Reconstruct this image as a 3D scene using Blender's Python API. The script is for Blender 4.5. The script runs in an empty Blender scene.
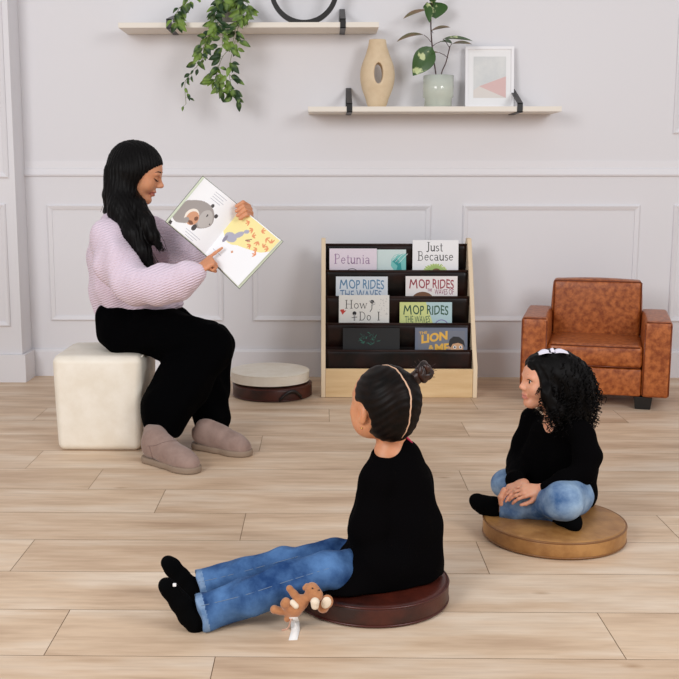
import bpy, bmesh, math, random
import numpy as np
from mathutils import Vector, Matrix
random.seed(7); rng = np.random.default_rng(5)
SC = bpy.context.scene; COL = SC.collection
R = math.radians
# ------------------------------------------------------------------ camera
F = 1040.0; PITCH = math.atan(164.5/F); YAW = -math.atan(15.5/F); CX = 306.5; CAMZ = 1.1
cf = Vector((math.sin(YAW)*math.cos(PITCH), math.cos(YAW)*math.cos(PITCH), -math.sin(PITCH)))
cr = Vector((math.cos(YAW), -math.sin(YAW), 0)); cu = cr.cross(cf)
cam_d = bpy.data.cameras.new('camera'); cam = bpy.data.objects.new('camera', cam_d); COL.objects.link(cam)
cam.location = (0, 0, CAMZ); cam.rotation_euler = (math.pi/2-PITCH, 0, -YAW)
cam_d.sensor_width = 36; cam_d.lens = F/679*36; cam_d.clip_start = 0.05; cam_d.shift_x = (339.5-CX)/679
SC.camera = cam
def ray(px, py): return cf + cr*((px-CX)/F) + cu*((339.5-py)/F)
def P(px, py, Y):
    "measured point of the photo that lies at distance Y from the camera wall-wards"
    d = ray(px, py); return Vector((0, 0, CAMZ)) + d*(Y/d.y)
def PZ(px, py, z=0.0):
    d = ray(px, py); return Vector((0, 0, CAMZ)) + d*((z-CAMZ)/d.z)
def S(Y): return (Y*math.cos(PITCH)+.17)/F
def ZY(py, Y): return P(340, py, Y).z
# ------------------------------------------------------------------ materials
def lin(c):
    return tuple(((v/255)/12.92 if v/255 <= .04045 else ((v/255+.055)/1.055)**2.4) for v in c)
MATS = {}
def mat(name, c, rough=.6, c2=None, scale=8, detail=4, bump=0, bscale=60, spec=.5, metal=0, sheen=0, lo=.35, hi=.65,
        sss=0, bdist=.002, trans=0, alpha=1, coat=0, coord='Object', stretch=None):
    if name in MATS: return MATS[name]
    m = bpy.data.materials.new(name); m.use_nodes = True; nt = m.node_tree; N = nt.nodes; L = nt.links
    b = N['Principled BSDF']; b.inputs['Base Color'].default_value = (*lin(c), 1)
    b.inputs['Roughness'].default_value = rough; b.inputs['Metallic'].default_value = metal
    b.inputs['Specular IOR Level'].default_value = spec; b.inputs['Sheen Weight'].default_value = sheen
    b.inputs['Transmission Weight'].default_value = trans; b.inputs['Coat Weight'].default_value = coat
    if sss:
        b.inputs['Subsurface Weight'].default_value = sss; b.inputs['Subsurface Radius'].default_value = (.02, .008, .004)
        b.inputs['Subsurface Scale'].default_value = .5
    tc = N.new('ShaderNodeTexCoord'); src = tc.outputs[coord]
    if stretch:
        mp = N.new('ShaderNodeMapping'); mp.inputs['Scale'].default_value = stretch; L.new(src, mp.inputs[0]); src = mp.outputs[0]
    if c2:
        n = N.new('ShaderNodeTexNoise'); n.inputs['Scale'].default_value = scale; n.inputs['Detail'].default_value = detail
        n.inputs['Roughness'].default_value = .6
        L.new(src, n.inputs['Vector'])
        r = N.new('ShaderNodeValToRGB'); r.color_ramp.elements[0].position = lo; r.color_ramp.elements[1].position = hi
        r.color_ramp.elements[0].color = (*lin(c), 1); r.color_ramp.elements[1].color = (*lin(c2), 1)
        L.new(n.outputs['Fac'], r.inputs[0]); L.new(r.outputs[0], b.inputs['Base Color'])
    if bump:
        n2 = N.new('ShaderNodeTexNoise'); n2.inputs['Scale'].default_value = bscale; n2.inputs['Detail'].default_value = 3
        L.new(src, n2.inputs['Vector'])
        bp = N.new('ShaderNodeBump'); bp.inputs['Strength'].default_value = bump; bp.inputs['Distance'].default_value = bdist
        L.new(n2.outputs['Fac'], bp.inputs['Height']); L.new(bp.outputs[0], b.inputs['Normal'])
    MATS[name] = m; return m
M_wall = mat('wall_paint', (225, 223, 226), .6, bump=.05, bscale=150)
M_trim = mat('trim_paint', (228, 226, 229), .5)
M_shelf = mat('shelf_paint', (232, 224, 212), .5)
M_black = mat('black_metal', (24, 21, 20), .4, spec=.4)
M_cream = mat('cream_leatherette', (236, 228, 214), .5, (228, 218, 201), scale=14, detail=6, bump=.15, bscale=120)
M_oxblood = mat('dark_red_leather', (38, 12, 7), .4, (74, 27, 16), scale=9, detail=5, bump=.2, bscale=140)
M_oxpipe = mat('dark_red_piping', (70, 22, 12), .35)
M_tan = mat('tan_leather', (138, 92, 46), .42, (176, 128, 74), scale=13, detail=6, bump=.2, bscale=140)
M_tanpipe = mat('tan_piping', (128, 84, 42), .4)
M_chair = mat('cognac_leather', (132, 60, 16), .38, (184, 104, 50), scale=42, detail=8, bump=.2, bscale=120, lo=.36, hi=.64)
M_chairpipe = mat('cognac_piping', (110, 46, 14), .35)
M_foot = mat('dark_foot', (12, 9, 8), .5)
M_birch = mat('birch_wood', (226, 196, 150), .5, (214, 180, 132), scale=6, detail=4, stretch=(.6, 6, 6))
M_birchedge = mat('birch_edge', (228, 206, 174), .5)
M_pocket = mat('dark_brown_leather', (9, 4, 3), .35, (44, 17, 10), scale=5, detail=3, lo=.42, hi=.72, bump=.2, bscale=60, spec=.3)
M_bar = mat('brown_bar', (38, 17, 11), .4, spec=.3)
M_skin = mat('light_brown_skin', (214, 150, 112), .5, (206, 138, 100), scale=30, sss=.15)
M_skin1 = mat('warm_skin', (212, 148, 108), .5, (204, 136, 96), scale=30, sss=.15)
M_skin2 = mat('fair_brown_skin', (226, 166, 134), .5, (218, 152, 120), scale=30, sss=.15)
M_lip = mat('lip', (176, 100, 84), .45)
M_hair = mat('black_hair', (7, 5, 5), .5, spec=.12)
M_hair1 = mat('dark_brown_hair', (9, 6, 5), .5, (22, 13, 9), scale=40, spec=.12)
M_curl = mat('black_curls', (6, 4, 4), .55, spec=.12)
M_eyew = mat('eye_white', (226, 218, 212), .25)
M_iris = mat('dark_iris', (22, 12, 9), .15)
M_cloth = mat('black_cloth', (3, 3, 4), .95, spec=.03)
M_cloth1 = mat('black_knit', (5, 4, 5), .95, spec=.04, bump=.4, bscale=300)
M_pink = mat('pink_strap', (196, 44, 84), .7)
M_sock = mat('black_sock', (5, 5, 6), .95, spec=.05)
M_suede = mat('mauve_suede', (156, 132, 122), .95, (140, 116, 106), scale=18, detail=5, spec=.1, sheen=.2, bump=.2, bscale=220)
M_sole = mat('taupe_rubber_sole', (142, 122, 104), .7)
M_fleece = mat('cream_fleece', (206, 190, 160), .95, bump=.6, bscale=160)
M_white = mat('white_board', (238, 237, 237), .6)
M_paper = mat('paper', (240, 240, 242), .7)
M_pageedge = mat('page_edge', (214, 210, 184), .8)
M_cover = mat('cover_board', (52, 60, 48), .5)
M_coverin = mat('pale_green_endpaper', (206, 212, 190), .6)
def flat(name, c, rough=.6): return mat(name, c, rough)
def denim(name, a, b, hi=.7):
    m = mat(name, a, .85, b, scale=11, detail=7, lo=.36, hi=hi, spec=.15, bump=.25, bscale=400)
    return m
M_jean1 = denim('blue_denim', (30, 60, 106), (86, 124, 172))
M_jean2 = denim('washed_denim', (58, 92, 138), (158, 184, 210))
M_seam = mat('jean_stitch', (104, 122, 146), .8)
def knit():
    m = mat('lavender_knit', (226, 207, 221), .9, spec=.15, sheen=.2)
    nt = m.node_tree; N = nt.nodes; L = nt.links; b = N['Principled BSDF']
    tc = N.new('ShaderNodeTexCoord'); mp = N.new('ShaderNodeMapping'); mp.inputs['Rotation'].default_value = (0, R(22), 0)
    L.new(tc.outputs['Object'], mp.inputs[0])
    w = N.new('ShaderNodeTexWave'); w.bands_direction = 'Z'; w.inputs['Scale'].default_value = 34; w.inputs['Distortion'].default_value = 1.5
    w.inputs['Detail Scale'].default_value = .6
    L.new(mp.outputs[0], w.inputs['Vector'])
    bp = N.new('ShaderNodeBump'); bp.inputs['Strength'].default_value = .8; bp.inputs['Distance'].default_value = .003
    L.new(w.outputs['Fac'], bp.inputs['Height']); L.new(bp.outputs[0], b.inputs['Normal'])
    return m
M_knit = knit()
# ------------------------------------------------------------------ object helpers
def wloc(o):
    v = Vector((0, 0, 0))
    while o is not None: v += o.location; o = o.parent
    return v
def tag(o, label=None, cat=None, group=None, kind=None):
    if label: o['label'] = label
    if cat: o['category'] = cat
    if group: o['group'] = group
    if kind: o['kind'] = kind
    return o
def thing(name, label, cat, loc, rz=0, group=None):
    o = bpy.data.objects.new(name, None); COL.objects.link(o); o.location = loc; o.rotation_euler = (0, 0, rz)
    o.empty_display_size = .05
    return tag(o, label, cat, group)
def finish(name, me, mats, parent, smooth, bevel, auto=35):
    if not isinstance(mats, (list, tuple)): mats = [mats]
    for m in mats: me.materials.append(m)
    o = bpy.data.objects.new(name, me); COL.objects.link(o)
    if parent is not None: o.parent = parent
    if smooth: me.polygons.foreach_set('use_smooth', [True]*len(me.polygons))
    if bevel:
        md = o.modifiers.new('bevel', 'BEVEL'); md.width = bevel; md.segments = 3; md.limit_method = 'ANGLE'; md.angle_limit = R(40)
        if smooth or auto:
            me.polygons.foreach_set('use_smooth', [True]*len(me.polygons))
            wn = o.modifiers.new('wn', 'WEIGHTED_NORMAL'); wn.keep_sharp = True
    me.update(); return o
class MB:
    "collects shapes in one mesh; world coordinates unless parent is given local ones"
    def __init__(s): s.v = []; s.f = []; s.m = []
    def add(s, vs, fs, mi=0):
        n = len(s.v); s.v += [tuple(v) for v in vs]; s.f += [tuple(i+n for i in f) for f in fs]; s.m += [mi]*len(fs); return s
    def box(s, lo, hi, mi=0, M=None):
        x0, y0, z0 = lo; x1, y1, z1 = hi
        vs = [Vector(p) for p in ((x0,y0,z0),(x1,y0,z0),(x1,y1,z0),(x0,y1,z0),(x0,y0,z1),(x1,y0,z1),(x1,y1,z1),(x0,y1,z1))]
        if M is not None: vs = [M @ v for v in vs]
        return s.add(vs, [(0,3,2,1),(4,5,6,7),(0,1,5,4),(1,2,6,5),(2,3,7,6),(3,0,4,7)], mi)
    def hexa(s, b, t, mi=0):
        "b, t: four points each, bottom and top ring"
        return s.add(list(b)+list(t), [(0,3,2,1),(4,5,6,7),(0,1,5,4),(1,2,6,5),(2,3,7,6),(3,0,4,7)], mi)
    def prism(s, pts, d, mi=0):
        "polygon pts extruded by vector d"
        n = len(pts); d = Vector(d); a = [Vector(p) for p in pts]; b = [p+d for p in a]
        fs = [tuple(range(n))[::-1], tuple(range(n, 2*n))] + [(i, (i+1) % n, (i+1) % n+n, i+n) for i in range(n)]
        return s.add(a+b, fs, mi)
    def tube(s, pts, r, n=8, mi=0, cap=True, flat=1.0):
        pts = [Vector(p) for p in pts]
        rr = r if isinstance(r, (list, tuple)) else [r]*len(pts)
        up = Vector((0, 0, 1)); vs = []; prev = None
        for i, p in enumerate(pts):
            t = (pts[min(i+1, len(pts)-1)]-pts[max(i-1, 0)])
            if t.length < 1e-9: t = Vector((0, 0, 1))
            t.normalize()
            if prev is None:
                a = up if abs(t.dot(up)) < .95 else Vector((1, 0, 0)); u = t.cross(a).normalized()
            else:
                u = (prev-t*prev.dot(t))
                u = u.normalized() if u.length > 1e-6 else t.orthogonal().normalized()
            prev = u; w = t.cross(u)
            for k in range(n):
                a = 2*math.pi*k/n; vs.append(p+(u*math.cos(a)+w*math.sin(a)*flat)*rr[i])
        fs = [(i*n+k, i*n+(k+1) % n, (i+1)*n+(k+1) % n, (i+1)*n+k) for i in range(len(pts)-1) for k in range(n)]
        if cap: fs += [tuple(range(n))[::-1], tuple((len(pts)-1)*n+k for k in range(n))]
        return s.add(vs, fs, mi)
    def lathe(s, prof, c, n=48, mi=0, sx=1, sy=1):
        "prof: (r, z) list from bottom to top; closed at the axis if r==0"
        c = Vector(c); vs = []; k = len(prof)
        for j in range(n):
            a = 2*math.pi*j/n
            for (r, z) in prof: vs.append(c+Vector((r*math.cos(a)*sx, r*math.sin(a)*sy, z)))
        fs = []
        for j in range(n):
            j2 = (j+1) % n
            for i in range(k-1): fs.append((j*k+i, j2*k+i, j2*k+i+1, j*k+i+1))
        return s.add(vs, fs, mi)
    def build(s, name, mats, parent=None, smooth=False, bevel=0, local=False):
        off = Vector((0, 0, 0)) if (local or parent is None) else wloc(parent)
        me = bpy.data.meshes.new(name)
        me.from_pydata([(v[0]-off.x, v[1]-off.y, v[2]-off.z) for v in s.v], [], s.f)
        me.polygons.foreach_set('material_index', s.m)
        bm = bmesh.new(); bm.from_mesh(me); bmesh.ops.remove_doubles(bm, verts=bm.verts, dist=1e-6)
        if not getattr(s, 'keep', False): bmesh.ops.recalc_face_normals(bm, faces=bm.faces)
        bm.to_mesh(me); bm.free()
        return finish(name, me, mats, parent, smooth, bevel)
def centred(o):
    "origin of a top-level mesh at its base"
    me = o.data; n = len(me.vertices); a = np.empty(n*3, 'f'); me.vertices.foreach_get('co', a); a = a.reshape(-1, 3)
    c = (a.min(0)+a.max(0))/2; c[2] = a[:, 2].min(); a -= c; me.vertices.foreach_set('co', a.ravel()); o.location = c.tolist(); me.update(); return o
def cr_spline(pts, n=8):
    pts = [Vector(p) for p in pts]; out = []
    for i in range(len(pts)-1):
        p0 = pts[max(i-1, 0)]; p1 = pts[i]; p2 = pts[i+1]; p3 = pts[min(i+2, len(pts)-1)]
        for k in range(n):
            t = k/n
            out.append(.5*((2*p1)+(-p0+p2)*t+(2*p0-5*p1+4*p2-p3)*t*t+(-p0+3*p1-3*p2+p3)*t**3))
    out.append(pts[-1]); return out
# ------------------------------------------------------------------ distance-field modelling
class SDF:
    def __init__(s, k=.012): s.p = []; s.k = k; s.post = None
    def rc(s, a, b, ra, rb, k=None, op='u', ax=None, st=1.0):
        a = np.array(a, 'f'); b = np.array(b, 'f')
        c = (a+b)/2; rad = np.linalg.norm(b-a)/2+max(ra, rb)*max(1, st)
        s.p.append(('rc', a, b, ra, rb, s.k if k is None else k, op, c, rad, None if ax is None else np.array(ax, 'f'), st)); return s
    def el(s, c, r, Rm=None, k=None, op='u'):
        c = np.array(c, 'f'); r = np.array(r, 'f')
        s.p.append(('el', c, r, None if Rm is None else np.array(Rm, 'f'), 0, s.k if k is None else k, op, c, float(r.max()), None, 1)); return s
    def bx(s, c, h, rr, Rm=None, k=None, op='u'):
        c = np.array(c, 'f'); h = np.array(h, 'f')
        s.p.append(('bx', c, h, None if Rm is None else np.array(Rm, 'f'), rr, s.k if k is None else k, op, c, float(np.linalg.norm(h)), None, 1)); return s
    def chain(s, pts, k=None, ax=None, st=1.0, op='u', kj=.004):
        "pts: (vector, radius)"
        for i in range(len(pts)-1):
            s.rc(pts[i][0], pts[i+1][0], pts[i][1], pts[i+1][1], k=(k if i == 0 else (s.k if k is None else k)), ax=ax, st=st, op=op)
        return s
    def px(s, pts, k=None, ax=None, st=1.0, op='u'):
        "pts: (px, py, Y, radius in photo pixels)"
        return s.chain([(P(a, b, y), r*S(y)) for a, b, y, r in pts], k, ax, st, op)
    @staticmethod
    def ev1(pr, X):
        if pr[0] == 'rc':
            _, a, b, ra, rb = pr[:5]; ax, st = pr[9], pr[10]
            ba = b-a; pa = X-a
            if ax is not None:
                g = 1/st-1
                pa = pa+np.outer(pa@ax, ax)*g; ba = ba+ax*(ba@ax)*g
            t = np.clip(pa@ba/max(ba@ba, 1e-9), 0, 1)
            d = np.linalg.norm(pa-t[:, None]*ba, axis=1)-(ra+(rb-ra)*t)
            return d*min(1, st)
        if pr[0] == 'el':
            q = X-pr[1]
            if pr[3] is not None: q = q@pr[3]
            k0 = np.linalg.norm(q/pr[2], axis=1); k1 = np.linalg.norm(q/pr[2]**2, axis=1)
            return k0*(k0-1)/np.maximum(k1, 1e-6)
        q = X-pr[1]
        if pr[3] is not None: q = q@pr[3]
        q = np.abs(q)-(pr[2]-pr[4])
        return np.linalg.norm(np.maximum(q, 0), axis=1)+np.minimum(q.max(1), 0)-pr[4]
    def ev(s, X, c=None, h=1e9):
        d = np.full(len(X), .08, 'f')
        for pr in s.p:
            k = pr[5]
            if c is not None and np.linalg.norm(pr[7]-c)-pr[8] > h+k+.02: continue
            e = SDF.ev1(pr, X)
            if pr[6] == 'u':
                hh = np.maximum(k-np.abs(d-e), 0)/max(k, 1e-6); d = np.minimum(d, e)-hh*hh*k*.25
            elif pr[6] == 'i':
                hh = np.maximum(k-np.abs(d-e), 0)/max(k, 1e-6); d = np.maximum(d, e)+hh*hh*k*.25
            else:
                e = -e; hh = np.maximum(k-np.abs(d-e), 0)/max(k, 1e-6); d = np.maximum(d, e)+hh*hh*k*.25
        if s.post is not None: d = s.post(X, d)
        return d
    def mesh(s, h, pad=.02):
        U = [p for p in s.p if p[6] == 'u']
        lo = np.min([p[7]-p[8] for p in U], 0)-pad; hi = np.max([p[7]+p[8] for p in U], 0)+pad
        B = 16; nb = np.ceil((hi-lo)/(B*h)).astype(int); n = nb*B+1
        D = np.full(n, .05, 'f'); g = np.arange(B+1)
        G = np.stack(np.meshgrid(g, g, g, indexing='ij'), -1).reshape(-1, 3).astype('f')*h
        hd = B*h*.5*1.7321
        for i in range(nb[0]):
            for j in range(nb[1]):
                for k in range(nb[2]):
                    o = lo+np.array((i, j, k))*B*h; c = o+B*h/2
                    dc = s.ev(c[None].astype('f'), c, hd)[0]
                    sl = (slice(i*B, i*B+B+1), slice(j*B, j*B+B+1), slice(k*B, k*B+B+1))
                    if abs(dc) > hd*1.25+.012:
                        if dc < 0: D[sl] = -.05
                        continue
                    D[sl] = s.ev((G+o).astype('f'), c, hd).reshape(B+1, B+1, B+1)
        return nets(D, lo, h)
def nets(D, lo, h):
    s = D < 0
    c = [s[i:s.shape[0]-1+i, j:s.shape[1]-1+j, k:s.shape[2]-1+k] for i in (0, 1) for j in (0, 1) for k in (0, 1)]
    anyv = c[0].copy(); allv = c[0].copy()
    for q in c[1:]: anyv |= q; allv &= q
    act = anyv & ~allv; idx = np.argwhere(act); num = np.full(act.shape, -1, np.int32); num[act] = np.arange(len(idx))
    acc = np.zeros((len(idx), 3), 'f'); cnt = np.zeros(len(idx), 'f')
    cor = [(i, j, k) for i in (0, 1) for j in (0, 1) for k in (0, 1)]
    val = {q: D[idx[:, 0]+q[0], idx[:, 1]+q[1], idx[:, 2]+q[2]] for q in cor}
    for q in cor:
        for a in range(3):
            if q[a]: continue
            w = list(q); w[a] = 1; v0 = val[q]; v1 = val[tuple(w)]; m = (v0 < 0) != (v1 < 0)
            t = v0[m]/(v0[m]-v1[m]); pt = np.tile(np.array(q, 'f'), (m.sum(), 1)); pt[:, a] += t
            acc[m] += pt; cnt[m] += 1
    V = lo+(idx+acc/cnt[:, None])*h
    fs = []
    for a in range(3):
        b, cc = [(1, 2), (2, 0), (0, 1)][a]
        s0 = [slice(None)]*3; s1 = [slice(None)]*3; s0[a] = slice(0, -1); s1[a] = slice(1, None)
        A = s[tuple(s0)]; Bm = s[tuple(s1)]; e = np.argwhere(A != Bm)
        e = e[(e[:, b] > 0) & (e[:, cc] > 0) & (e[:, b] < D.shape[b]-1) & (e[:, cc] < D.shape[cc]-1)]
        ins = A[e[:, 0], e[:, 1], e[:, 2]]
        def at(db, dc):
            q = e.copy(); q[:, b] -= db; q[:, cc] -= dc; return num[q[:, 0], q[:, 1], q[:, 2]]
        F4 = np.stack([at(1, 1), at(0, 1), at(0, 0), at(1, 0)], 1)
        F4[~ins] = F4[~ins][:, ::-1]; fs.append(F4)
    F4 = np.concatenate(fs); F4 = F4[(F4 >= 0).all(1)]
    return V, F4
def sdf_obj(name, sd, h, mats, parent=None, matfn=None, relax=0):
    V, Fq = sd.mesh(h)
    off = np.array(wloc(parent)) if parent is not None else np.zeros(3)
    me = bpy.data.meshes.new(name); V2 = (V-off).astype('f')
    me.vertices.add(len(V2)); me.vertices.foreach_set('co', V2.ravel())
    me.loops.add(len(Fq)*4); me.loops.foreach_set('vertex_index', Fq.astype(np.int32).ravel())
    me.polygons.add(len(Fq)); me.polygons.foreach_set('loop_start', np.arange(0, len(Fq)*4, 4, dtype=np.int32))
    me.update(calc_edges=True)
    if matfn is not None: me.polygons.foreach_set('material_index', matfn(V[Fq].mean(1)).astype(np.int32))
    o = finish(name, me, mats, parent, True, 0); return o
def march(sd, px, py, Y0, Y1, lift=.0006):
    "first point of the surface met along the photo ray"
    ys = np.linspace(Y0, Y1, 260); Pn = np.array([P(px, py, y) for y in ys], 'f'); d = sd.ev(Pn)
    i = int(np.argmax(d < lift)); return Vector(Pn[i].tolist())
def folds(amp, f, seed=0, dirs=6):
    r = np.random.default_rng(seed); W = r.normal(size=(dirs, 3)); W /= np.linalg.norm(W, axis=1)[:, None]
    ph = r.uniform(0, 6.3, dirs); fr = f*r.uniform(.6, 1.5, dirs)
    def fn(X, d):
        q = X+.02*np.sin(X[:, [1, 2, 0]]*f*.7+ph[:3]); a = 0
        for i in range(dirs): a = a+np.sin(q@W[i]*fr[i]*6.283+ph[i])
        return (d+amp*a/math.sqrt(dirs)).astype('f')
    return fn
def frame(f, up=(0, 0, 1)):
    f = Vector(f).normalized(); l = Vector(up).cross(f).normalized(); u = f.cross(l).normalized()
    return f, l, u            # forward, left, up
def hand(sd, wrist, d, nrm, L, curls, spread=.12, thumb=(0, 0), side=1, k=.003):
    """wrist point, direction d towards the fingers, nrm = back of the hand, L length; side=1: thumb towards nrm x d"""
    d = Vector(d).normalized(); nrm = Vector(nrm); nrm = (nrm-d*nrm.dot(d)).normalized(); sd_ = nrm.cross(d)*side; W = Vector(wrist)
    fr = L*.047; kn = []
    for i, o in enumerate((.15, .05, -.05, -.145)):
        kn.append(W+d*L*(.50, .52, .50, .45)[i]+sd_*L*o*1.15)
    for i in range(4): sd.rc(W+d*L*.06+sd_*L*(.07-.045*i), kn[i], L*.075, fr*1.15, k=.008 if i == 0 else .006)
    sd.el(W+d*L*.28, (L*.28, L*.2, L*.075), Matrix((d, sd_, nrm)).transposed(), k=.006)
    lens = (.44, .49, .45, .35)
    for i in range(4):
        cur = curls[i]; a = 0; p = kn[i]; sp = (1.5-i)*spread
        fd = (d+sd_*sp*.6).normalized(); r = fr*(1, 1.03, 1, .88)[i]
        for j, seg in enumerate((.46, .30, .24)):
            a += cur*(1.0, 1.1, .8)[j]
            q = p+(fd*math.cos(a)-nrm*math.sin(a))*L*lens[i]*seg
            sd.rc(p, q, r, r*.9, k=k if j else .005); p = q; r *= .9
    t0 = W+d*L*.14+sd_*L*.14-nrm*L*.04
    t1 = t0+(d*.75+sd_*(.62-thumb[0])-nrm*(.2+thumb[1])).normalized()*L*.25
    t2 = t1+(d*.92+sd_*(.28-thumb[0]*1.3)-nrm*(.2+thumb[1]*1.4)).normalized()*L*.17
    t3 = t2+(d*.95+sd_*(.08-thumb[0]*1.5)-nrm*(.2+thumb[1]*1.6)).normalized()*L*.13
    sd.rc(t0, t1, L*.08, L*.06, k=.006); sd.rc(t1, t2, L*.058, L*.052, k=k); sd.rc(t2, t3, L*.052, L*.043, k=k)
def head(sd, c, f, up, H, child=0, nose=1.0):
    f, l, u = frame(f, up); c = Vector(c); Rm = Matrix((f, l, u)).transposed()
    def q(x, y, z): return c+(f*x+l*y+u*z)*H
    e = lambda x, y, z, a, b, d, **k: sd.el(q(x, y, z), (a*H, b*H, d*H), Rm, **k)
    e(-.06, 0, .13, .43, .335, .36, k=.02)
    e(.13, 0, -.02+.03*child, .275, .275, .36, k=.03)
    for s in (-1, 1):
        sd.rc(q(-.02, .21*s, -.2+.02*child), q(.24, .055*s, -.40+.03*child), .085*H, .065*H, k=.02)
        e(.24, .15*s, -.13, .10+.02*child, .10+.02*child, .11, k=.02)
        e(.335, .12*s, .075, .05, .09, .028, k=.012)
        e(.385, .135*s, 0.0, .045, .06, .035, k=.012, op='s')
        e(.315, .13*s, -.005, .06, .07, .052, k=.004)
        e(.41, .045*s, -.125, .035, .03, .028, k=.008)
        e(-.05, .335*s, -.05, .085, .045, .125, k=.005)
        e(-.02, .385*s, -.045, .045, .03, .075, k=.006, op='s')
    sd.rc(q(.365, 0, .02), q(.44+.015*nose, 0, -.095), .028*H, .042*H*(1-.1*child), k=.012)
    e(.275+.02*child, 0, -.405+.035*child, .085-.01*child, .085, .07-.01*child, k=.02)
    e(.355+.02*child, 0, -.235+.01*child, .048, .095, .03, k=.01); e(.35+.018*child, 0, -.29+.01*child, .045, .08, .03, k=.008)
    e(.40+.024*child, 0, -.262+.01*child, .03, .08, .006, k=.004, op='s')
    return q, Rm
# ================================================================== the room
WY = 5.66
def structure(o): o['kind'] = 'structure'; return o
# floor: laminate boards running left to right, joints measured in the photo
def floor():
    mb = MB(); cols = []
    RW, L, Y0 = .258, 1.345, (PZ(70, 609.6).y+PZ(600, 612.8).y)/2-.258
    print('FLOORCHK', PZ(70, 609.6).y, PZ(600, 612.8).y, PZ(40, 451.5).y, PZ(40, 655.5).y)
    known = {0: (70, 610), -1: (215, 658), 1: (330, 570.5), 2: (35.5, 538.7), 3: (246, 513), 4: (165, 491), 5: (102, 470.6), 6: (42.5, 451.5), 7: (262, 438.5), 8: (463, 425), 9: (44, 411), 10: (200, 400)}
    g = .0009
    for k in range(-14, 15):
        ya = Y0+k*RW; yb = min(ya+RW, WY+.02)
        if ya > WY: break
        x0 = PZ(*known[k]).x if k in known else rng.uniform(0, L)
        i0 = math.floor((-4.5-x0)/L)
        for i in range(i0, i0+9):
            xa = x0+i*L; xb = xa+L
            mb.add([(xa+g, ya+g, 0), (xb-g, ya+g, 0), (xb-g, yb-g, 0), (xa+g, yb-g, 0)], [(0, 1, 2, 3)], 0)
            cols.append(rng.uniform(0, 1))
    nplank = len(mb.f)
    mb.add([(-6, -2, -.002), (8, -2, -.002), (8, WY+.3, -.002), (-6, WY+.3, -.002)], [(0, 1, 2, 3)], 1); cols.append(0)
    mb.add([(-6, -2, -.05), (8, -2, -.05), (8, WY+.3, -.05), (-6, WY+.3, -.05)], [(3, 2, 1, 0)], 1); cols.append(0)
    me = bpy.data.meshes.new('floor'); me.from_pydata(mb.v, [], mb.f); me.polygons.foreach_set('material_index', mb.m)
    at = me.attributes.new('board', 'FLOAT', 'FACE'); at.data.foreach_set('value', cols)
    m = bpy.data.materials.new('oak_laminate'); m.use_nodes = True; N = m.node_tree.nodes; Lk = m.node_tree.links; b = N['Principled BSDF']
    b.inputs['Roughness'].default_value = .5; b.inputs['Specular IOR Level'].default_value = .3
    tc = N.new('ShaderNodeTexCoord'); a = N.new('ShaderNodeAttribute'); a.attribute_name = 'board'
    mul = N.new('ShaderNodeMath'); mul.operation = 'MULTIPLY'; mul.inputs[1].default_value = 37; Lk.new(a.outputs['Fac'], mul.inputs[0])
    def noise(sc, det, st, rough=.6):
        mp = N.new('ShaderNodeMapping'); mp.inputs['Scale'].default_value = st; Lk.new(tc.outputs['Object'], mp.inputs[0])
        n = N.new('ShaderNodeTexNoise'); n.noise_dimensions = '4D'; n.inputs['Scale'].default_value = sc; n.inputs['Detail'].default_value = det
        n.inputs['Roughness'].default_value = rough
        Lk.new(mp.outputs[0], n.inputs['Vector']); Lk.new(mul.outputs[0], n.inputs['W']); return n
    n1 = noise(1.7, 4, (1, 5, 1)); n2 = noise(5, 5, (1, 12, 1), .6)
    r1 = N.new('ShaderNodeValToRGB'); e = r1.color_ramp.elements; e[0].position = .33; e[0].color = (*lin((200, 170, 142)), 1); e[1].position = .66; e[1].color = (*lin((234, 214, 192)), 1)
    q = e.new(.48); q.color = (*lin((221, 193, 164)), 1)
    Lk.new(n1.outputs['Fac'], r1.inputs[0])
    r2 = N.new('ShaderNodeValToRGB'); e = r2.color_ramp.elements; e[0].position = .3; e[0].color = (.62, .56, .50, 1); e[1].position = .58; e[1].color = (1, 1, 1, 1)
    Lk.new(n2.outputs['Fac'], r2.inputs[0])
    mx = N.new('ShaderNodeMix'); mx.data_type = 'RGBA'; mx.blend_type = 'MULTIPLY'; mx.inputs['Factor'].default_value = .38
    Lk.new(r1.outputs[0], mx.inputs['A']); Lk.new(r2.outputs[0], mx.inputs['B'])
    # per-board tint
    r3 = N.new('ShaderNodeValToRGB'); e = r3.color_ramp.elements; e[0].color = (.9, .88, .86, 1); e[1].color = (1, 1, .99, 1); Lk.new(a.outputs['Fac'], r3.inputs[0])
    mx2 = N.new('ShaderNodeMix'); mx2.data_type = 'RGBA'; mx2.blend_type = 'MULTIPLY'; mx2.inputs['Factor'].default_value = 1
    Lk.new(mx.outputs['Result'], mx2.inputs['A']); Lk.new(r3.outputs[0], mx2.inputs['B'])
    # knots
    v = N.new('ShaderNodeTexVoronoi'); v.inputs['Scale'].default_value = 1.9; mp = N.new('ShaderNodeMapping'); mp.inputs['Scale'].default_value = (1, 2.2, 1)
    Lk.new(tc.outputs['Object'], mp.inputs[0]); Lk.new(mp.outputs[0], v.inputs['Vector'])
    r4 = N.new('ShaderNodeValToRGB'); e = r4.color_ramp.elements; e[0].color = (.55, .42, .3, 1); e[1].position = .06; e[1].color = (1, 1, 1, 1); Lk.new(v.outputs['Distance'], r4.inputs[0])
    mx3 = N.new('ShaderNodeMix'); mx3.data_type = 'RGBA'; mx3.blend_type = 'MULTIPLY'; mx3.inputs['Factor'].default_value = .7
    Lk.new(mx2.outputs['Result'], mx3.inputs['A']); Lk.new(r4.outputs[0], mx3.inputs['B'])
    Lk.new(mx3.outputs['Result'], b.inputs['Base Color'])
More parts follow.
